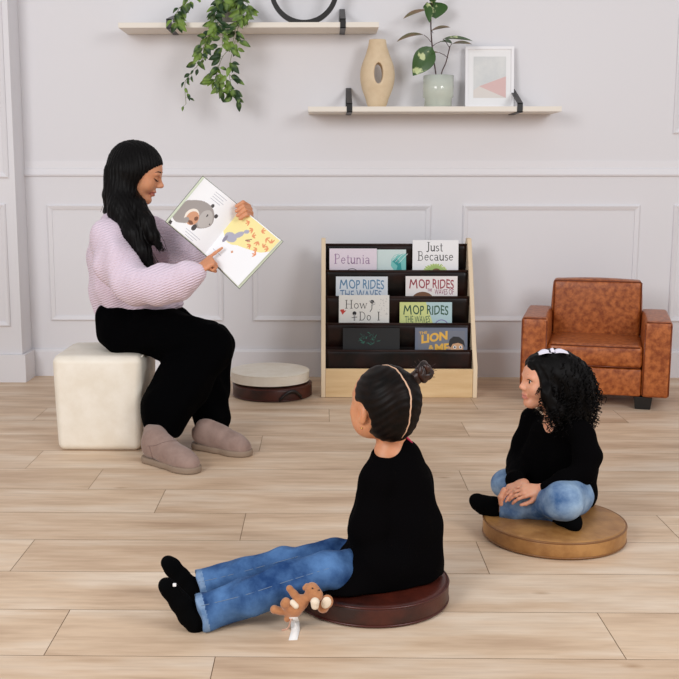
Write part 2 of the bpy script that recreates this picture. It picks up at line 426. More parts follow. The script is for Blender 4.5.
    bp = N.new('ShaderNodeBump'); bp.inputs['Strength'].default_value = .15; bp.inputs['Distance'].default_value = .001; Lk.new(n2.outputs['Fac'], bp.inputs['Height']); Lk.new(bp.outputs[0], b.inputs['Normal'])
    o = finish('floor', me, [m, mat('floor_joint', (150, 112, 80), .8)], None, False, 0); structure(o)
floor()
PX = P(9, 240, 5.48).x                                   # right edge of the projecting bay on the left
PFY = 5.475                                              # its front
structure(MB().box((-3.2, WY, 0), (4.6, WY+.12, 2.9)).build('wall_back', M_wall))
def trim_n(mb, n, bevel=.002, m=None): return structure(mb.build('trim_%d' % n, m or M_trim, bevel=bevel))
PXr = P(17.5, 240, PFY).x
structure(MB().box((-3.2, PFY, 0), (PXr, WY-.001, 2.9)).build('wall_left', M_wall))
# baseboards
zb = ZY(350, WY-.02)
structure(MB().prism([(PXr+.001, WY-.001, 0), (PXr+.001, WY-.02, 0), (PXr+.001, WY-.02, zb-.012), (PXr+.001, WY-.012, zb), (PXr+.001, WY-.001, zb)], (4.6-PXr, 0, 0)).build('baseboard_back', M_trim))
mb = MB().box((-3.2, PFY-.02, 0), (PXr+.02, PFY-.001, zb)); mb.box((PXr+.0005, PFY-.001, 0), (PXr+.02, WY-.022, zb))
structure(mb.build('baseboard_left', M_trim))
def frame_trim(x0, x1, z0, z1, Y, n, w=.026, d=.014):
    mb = MB()
    prof = [(0, 0), (0, d*.6), (w*.25, d), (w*.6, d*.7), (w, d*.35), (w, 0)]      # (inwards, out of the wall)
    cs = [(x0, z0, 1, 1), (x1, z0, -1, 1), (x1, z1, -1, -1), (x0, z1, 1, -1)]
    vs = []
    for (x, z, sx, sz) in cs:
        for (a, b) in prof: vs.append((x+sx*a, Y-b, z+sz*a))
    k = len(prof); fs = []
    for i in range(4):
        j = (i+1) % 4
        for a in range(k-1): fs.append((i*k+a, i*k+a+1, j*k+a+1, j*k+a))
    mb.add(vs, fs); return trim_n(mb, n, 0)
zt, zl = ZY(205, WY), ZY(321, WY)
n = 1
for (a, b) in ((47, 222), (252, 431), (463, 640), (674, 850)):
    frame_trim(P(a, 205, WY).x, P(b, 205, WY).x, zl, zt, WY, n); n += 1
frame_trim(P(676, 90, WY).x-.005, P(870, 90, WY).x, ZY(134, WY), 2.75, WY, n); n += 1
frame_trim(-3.1, PXr-.055, ZY(327, PFY), ZY(204, PFY), PFY, n); n += 1
frame_trim(-3.1, PXr-.03, ZY(178, PFY), 2.75, PFY, n); n += 1
z1, z2, z3 = ZY(176, WY), ZY(169, WY), ZY(161, WY)
def rail(x0, x1, Y):
    return MB().prism([(x0, Y, z1), (x0, Y-.012, z1), (x0, Y-.015, z1+.008), (x0, Y-.012, z1+.018), (x0, Y-.008, z2), (x0, Y-.004, z2+.006), (x0, Y-.003, z3), (x0, Y, z3)], (x1-x0, 0, 0))
trim_n(rail(PXr+.001, 4.6, WY), n, 0); n += 1
# ================================================================== wall shelves
def shelf(label, xl, xr, y_top, y_bot, yback, brackets, group):
    zb_ = ZY(yback, WY-.002); D = .25; Yf = WY-D
    zf = zb_+.026; xL = P(xl, y_top, Yf).x; xR = P(xr, y_top, Yf).x
    o = thing('wall_shelf', label, 'shelf', ((xL+xR)/2, WY-D/2, zb_), group=group)
    MB().box((xL, Yf, zb_), (xR, WY-.003, zf)).build('board', M_shelf, o, bevel=.0015)
    for (bx_, hb) in brackets:
        X = P(bx_, y_top, Yf).x; w = .014; t = .004; zt_ = ZY(hb, WY-.01)
        mb = MB(); pr = [(WY-.003, zt_), (WY-.003, zb_-t), (Yf-t, zb_-t), (Yf-t, zf+.012), (WY-.003-t, zt_)]
        inn = [(WY-.003-t, zt_-.02), (WY-.003-t, zb_), (Yf, zb_), (Yf, zf+.009)]
        # strap: underside, front lip, sloping tie, wall plate
        mb.box((X-w, Yf-t, zb_-t), (X+w, WY-.003, zb_-.0002)); mb.box((X-w, Yf-t, zb_-t), (X+w, Yf-.0003, zf+.016))
        a = Vector((X-w, Yf-t, zf+.012)); b = Vector((X-w, WY-.005, zt_))
        mb.prism([a, a+Vector((0, 0, t*1.3)), b, b-Vector((0, 0, t*1.3))], (2*w, 0, 0))
        mb.box((X-w, WY-.003-t, zf+.001), (X+w, WY-.003, zt_))
        mb.build('bracket', M_black, o)
    return zf, Yf
zA, YA = shelf('long white wall shelf mounted highest, carrying the trailing plant', 118, 379, 21, 25, 34, ((169, 15), (343, 9)), 'white wall shelves')
zB, YB = shelf('white wall shelf mounted lower right, carrying the vases and framed print', 308, 562, 105, 110, 114.5, ((349.5, 88), (520, 89)), 'white wall shelves')
# black ring ornament
Yr = WY-.15; c = P(304, -11, Yr); s_ = S(Yr); ring = MB(); NN = 72; vs = []
for i in range(NN):
    a = 2*math.pi*i/NN
    for (ro, y) in ((33, -.018), (33, .018), (28.5, .018), (28.5, -.018)):
        x = math.cos(a)*ro*s_; z = math.sin(a)*ro*s_*1.0
        z = c.z+z
        vs.append((c.x+x, Yr+y, max(z, zA+(.0005 if ro == 33 else .006))))
ring.add(vs, [(i*4+k, ((i+1) % NN)*4+k, ((i+1) % NN)*4+(k+1) % 4, i*4+(k+1) % 4) for i in range(NN) for k in range(4)])
o = ring.build('ring_ornament', M_black, smooth=False, bevel=.002); centred(o)
tag(o, 'black round ring ornament standing on the upper white shelf', 'ornament')
# trailing plant
M_leaf = mat('ivy_leaf', (26, 58, 16), .5, (118, 146, 60), scale=14, detail=2, lo=.44, hi=.6)  # blotches of light and dark green; the dark also stands in for shade
M_stem = mat('plant_stem', (112, 122, 66), .6)
M_potgrey = mat('grey_pot', (176, 170, 164), .4)
def leafmesh(mb, base, d, nrm, L, W, curl=.25, mi=0, fold=.25):
    d = Vector(d).normalized(); nrm = Vector(nrm); nrm = (nrm-d*nrm.dot(d)); nrm = nrm.normalized() if nrm.length > 1e-4 else d.orthogonal(); s = d.cross(nrm)
    T = [(i/11, math.sin(math.pi*(i/11)**.82)**.85 if 0 < i < 11 else 0) for i in range(12)]
    vs = []; fs = []
    for i, (t, w) in enumerate(T):
        p = Vector(base)+d*L*t-nrm*L*curl*t*t
        for sg in (-1, -.5, 0, .5, 1): vs.append(p+s*W*.5*w*sg+nrm*W*fold*abs(sg)*w)
    for i in range(len(T)-1):
        for k in range(4): fs.append((i*5+k, i*5+k+1, (i+1)*5+k+1, (i+1)*5+k))
    mb.add(vs, fs, mi)
Yv = YA-.03
pot = P(229, 10, WY-.13)
tp = thing('trailing_plant', 'green trailing vine plant spilling over the left of the upper shelf', 'plant', (pot.x, pot.y, zA))
mb = MB(); mb.lathe([(0, .0006), (.042, .0006), (.052, .09), (.055, .1), (.048, .1), (.045, .085), (0, .085)], (pot.x, pot.y, zA)); mb.build('pot', M_potgrey, tp, smooth=True)
pt = pot.copy(); pt.z = zA+.09
V = [[(226, 0, .06), (220, 8, .02), (214, 25, 0), (206, 42, -.01), (196, 62, 0)],
     [(232, 0, .05), (240, 12, .01), (235, 30, 0), (232, 45, 0), (222, 58, 0), (216, 76, .01), (214, 80, .01)],
     [(236, 0, .05), (244, 10, .01), (238, 28, -.01), (233, 50, 0), (229, 70, 0), (232, 88, .01), (237, 99, .02)],
     [(224, 0, .06), (215, 12, .02), (209, 35, .01), (203, 58, .02), (190, 74, .02), (185, 84, .02), (186, 104, .02)],
     [(218, -10, .06), (200, -8, .03), (186, 2, 0), (177, 12, -.01), (176, 22, -.01)],
     [(226, -2, .05), (218, 8, .01), (214, 16, 0), (222, 30, -.01), (222, 48, 0)],
     [(238, -4, .05), (248, 4, .01), (250, 16, .0)],
     [(230, 72, .0), (222, 84, .01), (224, 93, .01)]]
sm = MB(); lm = MB(); r_ = random.Random(3)
for vi, v in enumerate(V):
    pts = [P(a, b, Yv+dy*1.6) for a, b, dy in v]
    if vi < 7: pts = [pt.copy()]+pts
    sp = cr_spline(pts, 8); sm.tube(sp, .0013, 5)
    thin = vi == 3
    for i in range(5 if vi < 7 else 1, len(sp)):
        p = sp[i]
        if thin and 32 < i < 34: continue
        for rep in range(1 if thin else 2):
            if r_.random() < (.3 if thin else .58+.25*math.sin(i*.9+vi*2)): continue
            a = r_.uniform(-1, 1)*1.5
            d = Vector((math.sin(a), -.5*r_.random(), -math.cos(a)*.9)); nn = Vector((r_.uniform(-.7, .7), -1, r_.uniform(-.2, .8)))
            L_ = r_.uniform(.036, .062)*(.62 if thin and i > 30 else 1)
            q = p+d*.012+Vector((r_.uniform(-.012,.012),r_.uniform(-.02,.01),0))
            sm.tube([p, q], .0008, 4)
            leafmesh(lm, q, d, nn, L_, L_*.52, r_.uniform(.1, .4))
for (a, b) in ((205, 78), (258, 70), (240, 108), (192, 100)):
    pass
sm.build('stem', M_stem, tp, smooth=True); lm.build('foliage', M_leaf, tp, smooth=True)
# organic vase with a hole
Yo = WY-.13; sd = SDF(.03); sY = S(Yo)
sd.px([(377.5, 40, Yo, 8), (377.5, 50, Yo, 9.5)], k=.02, ax=(0, 1, 0), st=.7)
cV = P(377.5, 76, Yo)
sd.el(cV, (16.5*sY, 12*sY, 25*sY), k=.03)
sd.px([(377, 88, Yo, 11.5), (377, 100, Yo, 10.5)], k=.02, ax=(0, 1, 0), st=.7)
sd.el(P(378, 74, Yo), (4.2*sY, 30*sY, 10*sY), op='s', k=.012)
top = ZY(39.5, Yo)
sd.bx((cV.x, cV.y, top+.2), (.3, .3, .2), .001, k=.004, op='s'); sd.bx((cV.x, cV.y, zB+.0006-.2), (.3, .3, .2), .001, k=.001, op='s')
sd.el((cV.x, cV.y, top), (.022, .018, .03), op='s', k=.004)
o = sdf_obj('ceramic_vase', sd, .003, mat('cream_ceramic', (222, 200, 168), .7, (214, 190, 156), scale=20, bump=.1, bscale=200)); centred(o)
tag(o, 'cream curved ceramic vase with an oval hole through its middle, on the lower shelf', 'vase')
# glass vase with rubber plant
Yg = WY-.13; g = P(438, 103, Yg); s_ = S(Yg)
o = thing('glass_vase', 'pale green glass vase holding the leafy stems on the lower shelf', 'vase', (g.x, g.y, zB+.0006))
rt, rb = 14.5*s_, 13*s_; hz = ZY(76, Yg)-zB; hm = ZY(98, Yg)-zB
mb = MB(); mb.lathe([(0, .0), (rb-.003, 0), (rb, .003), (rb, hm-.004), (rt, hm+.003), (rt, hz), (rt-.004, hz), (rt-.004, hm+.006), (rb-.004, hm-.002), (rb-.004, .012), (0, .012)], (g.x, g.y, zB+.0006))
mg = mat('green_glass', (236, 242, 230), .12, trans=.4, spec=.5); mb.build('bowl', mg, o, smooth=True)
o = thing('rubber_plant_cutting', 'leafy rubber plant stems with variegated leaves standing in the glass vase', 'plant', (g.x, g.y, zB+.016))
st = mat('purple_stem', (66, 34, 34), .5)
mb = MB(); b1 = Vector((g.x-.004, g.y, zB+.016))
main = [b1, P(436, 76, Yg), P(433, 55, Yg), P(431, 30, Yg), P(431, 10, Yg), P(432, -6, Yg)]
side = [b1+Vector((.012, 0, 0)), P(441, 76, Yg), P(446, 62, Yg), P(450, 46, Yg-.02)]
mb.tube(cr_spline(main, 6), .0035, 8); mb.tube(cr_spline(side, 6), .0028, 8)
M_rl = mat('variegated_leaf', (48, 84, 26), .4, (190, 202, 146), scale=16, detail=3, lo=.57, hi=.63)
M_ru = mat('brown_green_leaf', (88, 92, 42), .45, (136, 96, 62), scale=14, detail=2)
lv = [((432, 46), (432, 47), (415, 75), Yg-.05, 22, 0, .2), ((431, 42), (424, 35), (397, 37), Yg-.01, 9, 1, .25), ((433, 33), (431, 31), (450, 26), Yg-.03, 9, 1, .1),
      ((449, 47), (443, 39), (473, 39), Yg-.04, 9, 0, .1), ((450, 47), (452, 44), (472, 43), Yg+.0, 8, 1, .1), ((433, 46), (440, 42), (452, 42), Yg+.02, 8, 0, .2),
      ((431, 14), (427, 10), (403, 17), Yg-.02, 8, 1, .1), ((431, 16), (427, 2), (430, 22), Yg-.03, 14, 0, .1), ((432, 8), (434, 4), (440, -10), Yg-.02, 12, 0, .1), ((431, 6), (434, 2), (436, 18), Yg+.01, 12, 0, .1), ((448, 58), (440, 53), (430, 52), Yg-.03, 4, 1, .3)]
for (sa, lb, le, Y, w, mi, cu_) in lv:
    a = P(*sa, Yg); b = P(*lb, Y); e = P(*le, Y-.03)
    mb.tube([a, (a+b)/2+Vector((0, 0, .004)), b], .0016, 6)
mb.build('stem', st, o, smooth=True)
for (sa, lb, le, Y, w, mi, cu_) in lv:
    b = P(*lb, Y); e = P(*le, Y-.03); m2 = MB()
    d = e-b
    nrm = Vector((0, -.25, 1)) if w < 13 else Vector((.25, -1, .35))
    leafmesh(m2, b, d+Vector((0, 0, d.length*cu_*.3)), nrm, d.length, w*S(Y)*(2.0 if w < 13 else .95 if w > 20 else .58), cu_, fold=.12)
    m2.build('leaf', M_rl if mi == 0 else M_ru, o, smooth=True)
# picture frame, leaning on the wall
Yp = WY-.075; a0 = P(464, 103.5, Yp); xl = P(465, 104, Yp).x; xr = P(513.5, 104, Yp).x; hp = ZY(47, Yp+.05)-zB
pf = thing('framed_print', 'white framed abstract print leaning on the wall at the right of the lower shelf', 'picture', ((xl+xr)/2, Yp, zB+.0006))
pf.rotation_euler = (R(-7), 0, 0)
w2 = (xr-xl)/2; bw = .014
mb = MB()
for bxs in (((-w2, -.01, 0), (w2, .008, bw)), ((-w2, -.01, hp-bw), (w2, .008, hp)), ((-w2, -.01, bw), (-w2+bw, .008, hp-bw)), ((w2-bw, -.01, bw), (w2, .008, hp-bw))): mb.box(*bxs)
mb.build('frame', mat('white_frame', (240, 238, 240), .4), pf, local=True)
MB().box((-w2+bw, -.002, bw), (w2-bw, .004, hp-bw)).build('mat_board', M_white, pf, local=True)
px0, px1, pz0, pz1 = -w2*.66, w2*.68, hp*.17, hp*.84
mb = MB(); mb.keep = True
mb.add([(px0, -.0026, pz0), (px1, -.0026, pz0), (px1, -.0026, pz1), (px0, -.0026, pz1)], [(0, 1, 2, 3)], 0)
mb.add([(px1, -.0030, pz0+.0), (px1, -.0030, pz0+(pz1-pz0)*.52), (px0+.03, -.0030, pz0+(pz1-pz0)*.28)], [(0, 1, 2)], 1)
mb.add([(px0, -.0028, pz0), (px1, -.0028, pz0), (px0+.03, -.0028, pz0+(pz1-pz0)*.28), (px0, -.0028, pz0+.04)], [(0, 1, 2, 3)], 2)
mb.build('print', [mat('print_grey', (208, 210, 210), .6, (222, 222, 220), scale=10), flat('print_pink', (220, 186, 182)), flat('print_cream', (222, 214, 208))], pf, local=True)
# ================================================================== pouf and cushions
def soft_box(name, lo, hi, r, m, parent=None, n=5, puff=0.0, local=False):
    bm = bmesh.new(); bmesh.ops.create_cube(bm, size=1)
    c = [(a+b)/2 for a, b in zip(lo, hi)]; s = [b-a for a, b in zip(lo, hi)]
    for v in bm.verts: v.co = Vector((c[0]+v.co.x*s[0], c[1]+v.co.y*s[1], c[2]+v.co.z*s[2]))
    bmesh.ops.bevel(bm, geom=bm.edges[:], offset=r, segments=n, affect='EDGES', profile=.5)
    if puff:
        bmesh.ops.subdivide_edges(bm, edges=[e for e in bm.edges if e.calc_length() > max(r*2, .05)], cuts=7, use_grid_fill=True)
        for v in bm.verts:
            q = [max(-1, min(1, (v.co[i]-c[i])/(s[i]/2))) for i in range(3)]
            for i in range(3):
                if abs(q[i]) > .97:
                    j, k = [x for x in range(3) if x != i]
                    v.co[i] += math.copysign(puff*(1-q[j]**2)*(1-q[k]**2), q[i])
    off = Vector((0, 0, 0)) if (local or parent is None) else wloc(parent)
    for v in bm.verts: v.co -= off
    me = bpy.data.meshes.new(name); bm.to_mesh(me); bm.free()
    return finish(name, me, m, parent, True, 0)
pl = P(55.5, 400, 4.1).x; pr_ = P(144.5, 400, 4.1).x; ph = .388
o = thing('cube_pouf', 'cream leatherette cube pouf the woman is sitting on', 'pouf', ((pl+pr_)/2, 4.2425, 0))
pb = soft_box('body', (pl, 4.055, .001), (pr_, 4.43, ph), .03, M_cream, o, 7, .006)
for v in pb.data.vertices:
    k = .93+.07*v.co.z/ph; v.co.x *= k
mb = MB(); zz = ph-.009
mb.tube([(pl+.008, 4.10, zz), (pl+.008, 4.41, zz)], .0025, 6); mb.tube([(pr_-.008, 4.10, zz), (pr_-.008, 4.41, zz)], .0025, 6)
mb.tube([(pl+.03, 4.078, zz), (pr_-.03, 4.078, zz)], .0025, 6); mb.build('piping', M_cream, o, smooth=True)
def cushion(label, cx, cy, z, r, t, m, mp, handle=None):
    o = thing('floor_cushion', label, 'cushion', (cx, cy, z), group='round floor cushions')
    e = t*.22; prof = [(0, 0), (r-e, 0)]
    for i in range(1, 6): a = -math.pi/2+math.pi/2*i/5; prof.append((r-e+e*math.cos(a), e+e*math.sin(a)))
    for i in range(0, 6): a = math.pi/2*i/5; prof.append((r-e+e*math.cos(a), t-e+e*math.sin(a)))
    prof += [(r*.8, t+.003), (r*.5, t+.005), (0, t+.006)]
    MB().lathe(prof, (cx, cy, z), 96).build('pad', m, o, smooth=True)
    pp = MB()
    for zz in (z+e*.45, z+t-e*.45):
        pp.tube([(cx+(r-.0015)*math.cos(a), cy+(r-.0015)*math.sin(a), zz) for a in [2*math.pi*i/96 for i in range(97)]], .0032, 6, cap=False)
    pp.build('piping', mp, o, smooth=True)
    if handle is not None:
        a0, a1 = handle; pts = []
        h = MB()
        for i in range(17):
            t_ = i/16; a = R(a0+(a1-a0)*t_); q = math.sin(math.pi*t_)
            pts.append((cx+(r+.006+.006*q)*math.cos(a), cy+(r+.006+.006*q)*math.sin(a), z+t*.3+t*.62*q))
        vs = []
        for p in pts: vs += [p, (p[0], p[1], p[2]-.018)]
        h.add(vs, [(2*i, 2*i+2, 2*i+3, 2*i+1) for i in range(16)])
        ob = h.build('handle', mat('handle_dark', (22, 8, 5), .45), o, smooth=True); sm_ = ob.modifiers.new('solid', 'SOLIDIFY'); sm_.thickness = .003
cx = P(272.5, 395, 5.17).x
cushion('dark red leather round cushion under the cream one beside the book rack', cx, 5.17, .0008, .200, .066, M_oxblood, M_oxpipe, handle=(-78, -42))
cushion('cream leatherette round cushion stacked on the dark red one', cx-.012, 5.175, .0745, .198, .055, M_cream, M_cream)
c1 = P(371, 600, 2.61).x; C1 = (c1, 2.612)
cushion('dark red brown round cushion under the girl with the hair bun', C1[0], C1[1], .0008, .203, .057, M_oxblood, M_oxpipe)
c2 = P(553.5, 535, 3.09).x; C2 = (c2, 3.092)
cushion('tan leather round cushion under the cross-legged girl', C2[0], C2[1], .0008, .216, .055, M_tan, M_tanpipe)
# ================================================================== armchair
fl = PZ(524, 404); rz = R(-15)
c_ = P(594, 400, 5.10); AW, AD = .69, .50
ac = thing('armchair', 'small cognac leather armchair with wide arms standing by the wall', 'armchair', (c_.x, 5.125, 0), rz)
ac.location.x = P(596, 330, 5.12).x
hw = AW/2; aw = .125; fy = -AD/2; by = AD/2
for sx in (-1, 1):
    xa, xb = sorted((sx*hw, sx*(hw-aw)))
    a = soft_box('arm', (xa, fy, .063), (xb, by, .425), .016, M_chair, ac, 4, .004, local=True)
    mb = MB()
    for x in (xa+.005, xb-.005): mb.tube([(x, fy+.003, .075), (x, fy+.003, .41)], .003, 6)
    mb.tube([(xa+.01, fy+.004, .42), (xb-.01, fy+.004, .42)], .003, 6); mb.build('piping', M_chairpipe, a, smooth=True, local=True)
ax_ = hw-aw-.002
soft_box('base_panel', (-ax_, fy+.012, .063), (ax_, by-.04, .195), .01, M_chair, ac, 3, 0, local=True)
s_o = soft_box('seat_cushion', (-ax_, fy+.004, .197), (ax_, by-.09, .305), .02, M_chair, ac, 5, .008, local=True)
mb = MB()
for z in (.203, .298): mb.tube([(-ax_+.012, fy+.003, z), (ax_-.012, fy+.003, z)], .003, 6)
mb.build('piping', M_chairpipe, s_o, smooth=True, local=True)
bk = soft_box('backrest', (-ax_-.0, by-.13, .25), (ax_-.006, by-.02, .575), .016, M_chair, ac, 4, .010, local=True)
mb = MB(); y = by-.128
mb.tube([(-ax_+.006, y, .31), (-ax_+.006, y, .567), (-ax_+.012, y, .572), (ax_-.012, y, .572), (ax_-.006, y, .567), (ax_-.006, y, .31)], .003, 6)
mb.build('piping', M_chairpipe, bk, smooth=True, local=True)
for sx in (-1, 1):
    for sy in (fy+.06, by-.06):
        x = sx*(hw-.115)
        mb = MB(); mb.hexa([(x-.035, sy-.035, .001), (x+.035, sy-.035, .001), (x+.035, sy+.035, .001), (x-.035, sy+.035, .001)], [(x-.042, sy-.042, .062), (x+.042, sy-.042, .062), (x+.042, sy+.042, .062), (x-.042, sy+.042, .062)])
        mb.build('foot', M_foot, ac, bevel=.003, local=True)
# ================================================================== book rack
xL = P(321, 398, 5.09).x; xR = P(477, 398, 5.09).x; tw = .022
rk = thing('book_rack', 'birch book rack with dark brown sling pockets full of picture books', 'book rack', ((xL+xR)/2, 5.3, 0))
ztop = ZY(238, 5.44)
prof = [(5.09, 0.001), (5.09, .16), (5.145, .235), (5.40, ztop-.03), (5.42, ztop), (5.47, ztop), (5.50, ztop-.03), (5.60, .30), (5.60, .001)]
for x in (xL, xR-tw):
    MB().prism([(x, y, z) for y, z in prof], (tw, 0, 0)).build('side_panel', M_birchedge, rk, bevel=.003)
MB().box((xL+tw+.0005, 5.095, .001), (xR-tw-.0005, 5.113, ZY(369, 5.095))).build('front_panel', M_birch, rk, bevel=.002)
MB().box((xL+tw+.0005, 5.113, .012), (xR-tw-.0005, 5.58, .03)).build('bottom_board', M_birch, rk)
tiers = []
for k, (py, Y) in enumerate(((244.8, 5.432), (271.2, 5.36), (297.2, 5.29), (324, 5.22), (350.8, 5.15))):
    z = ZY(py, Y); tiers.append((Y, z))
    mb = MB(); mb.tube([(xL+tw, Y, z), (xR-tw, Y, z)], .0068, 12); mb.build('bar', M_bar, rk, smooth=True)
for k, (Y, z) in enumerate(tiers):
    zl_ = z-(.20 if k < 4 else .13)
    mb = MB(); nx, nz = 36, 12; vs = []
    xa, xb = xL+tw+.001, xR-tw-.001
    Yb = Y+.03 if k < 4 else Y+.0
    for i in range(nx+1):
        for j in range(nz+1):
            u = i/nx; v = j/nz
            sag = .006*math.sin(u*9+k*2)*math.sin(math.pi*v)+.004*math.sin(u*23+k)*math.sin(math.pi*v)
            vs.append((xa+(xb-xa)*u, Y-.006+(Yb-Y)*v**1.5+sag*.6+(.006 if v == 0 else 0), z+.004+(zl_-z)*v))
    mb.add(vs, [(i*(nz+1)+j, (i+1)*(nz+1)+j, (i+1)*(nz+1)+j+1, i*(nz+1)+j+1) for i in range(nx) for j in range(nz)])
    ob = mb.build('pocket', M_pocket, rk, smooth=True)
    sm_ = ob.modifiers.new('solid', 'SOLIDIFY'); sm_.thickness = .002; sm_.offset = 1
# no real pocket: dark sheet standing in for the shaded void low down
MB().box((xL+tw+.001, 5.20, .031), (xR-tw-.001, 5.204, .24)).build('pocket', M_pocket, rk)
# ---- lettering
def arc(cx, cy, rx, ry, a0, a1, n=10): return [(cx+rx*math.cos(R(a0+(a1-a0)*i/n)), cy+ry*math.sin(R(a0+(a1-a0)*i/n))) for i in range(n+1)]
TK, TN = .105, .05
G = {
 'J': (.46, [([(.3, 1), (.3, .15)]+arc(.17, .12, .13, .17, 0, -130), TK), ([(.12, 1), (.46, 1)], TN)]),
 'u': (.56, [([(.1, .6), (.1, .2)]+arc(.25, .2, .15, .18, 180, 330), TK), ([(.45, .6), (.45, 0)], TK), ([(0, .6), (.1, .6)], TN), ([(.36, .6), (.45, .6)], TN), ([(.45, .01), (.53, .01)], TN)]),
 's': (.42, [(arc(.2, .45, .13, .13, 40, 250)+arc(.2, .16, .15, .15, 80, -140), .08)]),
 't': (.38, [([(.17, .85), (.17, .15)]+arc(.27, .12, .1, .12, 180, 300), .09), ([(.03, .6), (.33, .6)], TN)]),
 'B': (.68, [([(.14, 1), (.14, 0)], TK), ([(.02, 1), (.3, 1)]+arc(.32, .77, .18, .23, 90, -90)+[(.16, .54)], .06), ([(.3, .54)]+arc(.34, .27, .22, .27, 90, -90)+[(.02, 0)], .07)]),
 'e': (.54, [([(.08, .34), (.44, .34)]+arc(.26, .31, .19, .29, 5, 320), .075)]),
 'c': (.48, [(arc(.25, .3, .19, .29, 45, 315), .08)]),
 'a': (.52, [([(.39, .42), (.39, .02), (.48, .02)], .09), (arc(.22, .46, .16, .13, 160, 0), .07), (arc(.22, .17, .16, .16, 20, 340), .075)]),
 'H': (.84, [([(.15, 1), (.15, 0)], TK), ([(.65, 1), (.65, 0)], TK), ([(.15, .52), (.65, .52)], TN), ([(.02, 1), (.28, 1)], TN), ([(.02, 0), (.28, 0)], TN), ([(.52, 1), (.78, 1)], TN), ([(.52, 0), (.78, 0)], TN)]),
 'o': (.56, [(arc(.27, .3, .2, .29, 0, 360, 16), .08)]),
 'w': (.80, [([(.05, .6), (.22, 0)], .09), ([(.22, 0), (.38, .6)], .05), ([(.38, .6), (.55, 0)], .09), ([(.55, 0), (.72, .6)], .05), ([(0, .6), (.14, .6)], TN), ([(.64, .6), (.78, .6)], TN)]),
 'D': (.82, [([(.15, 1), (.15, 0)], TK), ([(.02, 1), (.3, 1)]+arc(.32, .5, .38, .5, 90, -90)+[(.02, 0)], .07)]),
 'I': (.4, [([(.18, 1), (.18, 0)], TK), ([(.04, 1), (.32, 1)], TN), ([(.04, 0), (.32, 0)], TN)]),
 'P': (.64, [([(.14, 1), (.14, 0)], TK), ([(.02, .9)]+arc(.3, .74, .24, .25, 140, -90)+[(.16, .49)], .06), ([(.02, 0), (.28, 0)], TN)]),
 'n': (.58, [([(.1, .6), (.1, 0)], .09), (arc(.26, .4, .17, .18, 170, 0)+[(.43, 0)], .085), ([(0, 0), (.2, 0)], TN)]),
 'i': (.3, [([(.13, .6), (.13, 0)], .09), ([(.1, .82), (.16, .82)], .1), ([(.03, .6), (.13, .6)], TN), ([(.03, 0), (.23, 0)], TN)]),
 ' ': (.3, [])}
class Art:
    "flat shapes on a book face: u to the right, v up, both in metres"
    def __init__(s, fn): s.mb = MB(); s.mb.keep = True; s.fn = fn; s.mats = []; s.lay = 0
    def mi(s, m):
        if m not in s.mats: s.mats.append(m)
        return s.mats.index(m)
    def poly(s, pts, m, lay=None):
        if lay is None: s.lay += 1; lay = s.lay
        i = s.mi(m); a = sum((pts[j][0]*pts[(j+1) % len(pts)][1]-pts[(j+1) % len(pts)][0]*pts[j][1]) for j in range(len(pts)))
        if a < 0: pts = pts[::-1]
        vs = [s.fn(u, v, .00012*lay+.0002) for u, v in pts]; s.mb.add(vs, [tuple(range(len(vs)))], i)
    def ell(s, cx, cy, rx, ry, m, rot=0, n=24, lay=None):
        c, q = math.cos(R(rot)), math.sin(R(rot))
        s.poly([(cx+rx*math.cos(t)*c-ry*math.sin(t)*q, cy+rx*math.cos(t)*q+ry*math.sin(t)*c) for t in [2*math.pi*i/n for i in range(n)]], m, lay)
    def line(s, pts, w, m, lay=None):
        if lay is None: s.lay += 1; lay = s.lay
        for i in range(len(pts)-1):
            a = Vector(pts[i]); b = Vector(pts[i+1]); d = b-a
            if d.length < 1e-7: continue
            d.normalize(); nrm = Vector((-d.y, d.x))*w/2; a = a-d*w*.2; b = b+d*w*.2
            s.poly([tuple(a-nrm), tuple(b-nrm), tuple(b+nrm), tuple(a+nrm)], m, lay)
    def serif(s, txt, u, v, h, m, sp=1.0, rot=0, wk=1.0):
        s.lay += 1; x = 0
        for ch in txt:
            w, st = G[ch]
            for pts, wd in st:
                s.line([(u+(x+a)*h*.8*sp, v+b*h+rot*(x+a)*h) for a, b in pts], wd*h*wk, m, s.lay)
            x += w*1.06
        return x*h*.8*sp
    def sans(s, txt, u, v, h, m, width, jit=.0, off=.02, rot=0):
        "block letters from the built-in face, fitted to a width"
        s.lay += 1
        cu_ = bpy.data.curves.new('t', 'FONT'); cu_.body = txt; cu_.size = 1; cu_.offset = off; cu_.resolution_u = 3
        ob = bpy.data.objects.new('t', cu_); COL.objects.link(ob); dg = bpy.context.evaluated_depsgraph_get(); dg.update()
        me = ob.evaluated_get(dg).to_mesh(); vs = [v_.co.copy() for v_ in me.vertices]; fs = [tuple(p.vertices) for p in me.polygons]
        x0 = min(p.x for p in vs); x1 = max(p.x for p in vs); y1 = max(p.y for p in vs); kx = width/(x1-x0); ky = h/y1
        i = s.mi(m)
        def mp(p):
            a = (p.x-x0)*kx; b = p.y*ky
            b += jit*h*math.sin(a/width*17+h*300); return s.fn(u+a, v+b+rot*a, .00012*s.lay+.0002)
        s.mb.add([mp(p) for p in vs], fs, i)
        bpy.data.objects.remove(ob); bpy.data.curves.remove(cu_)
    def build(s, name, parent, local=True):
        return s.mb.build(name, s.mats, parent, local=local)
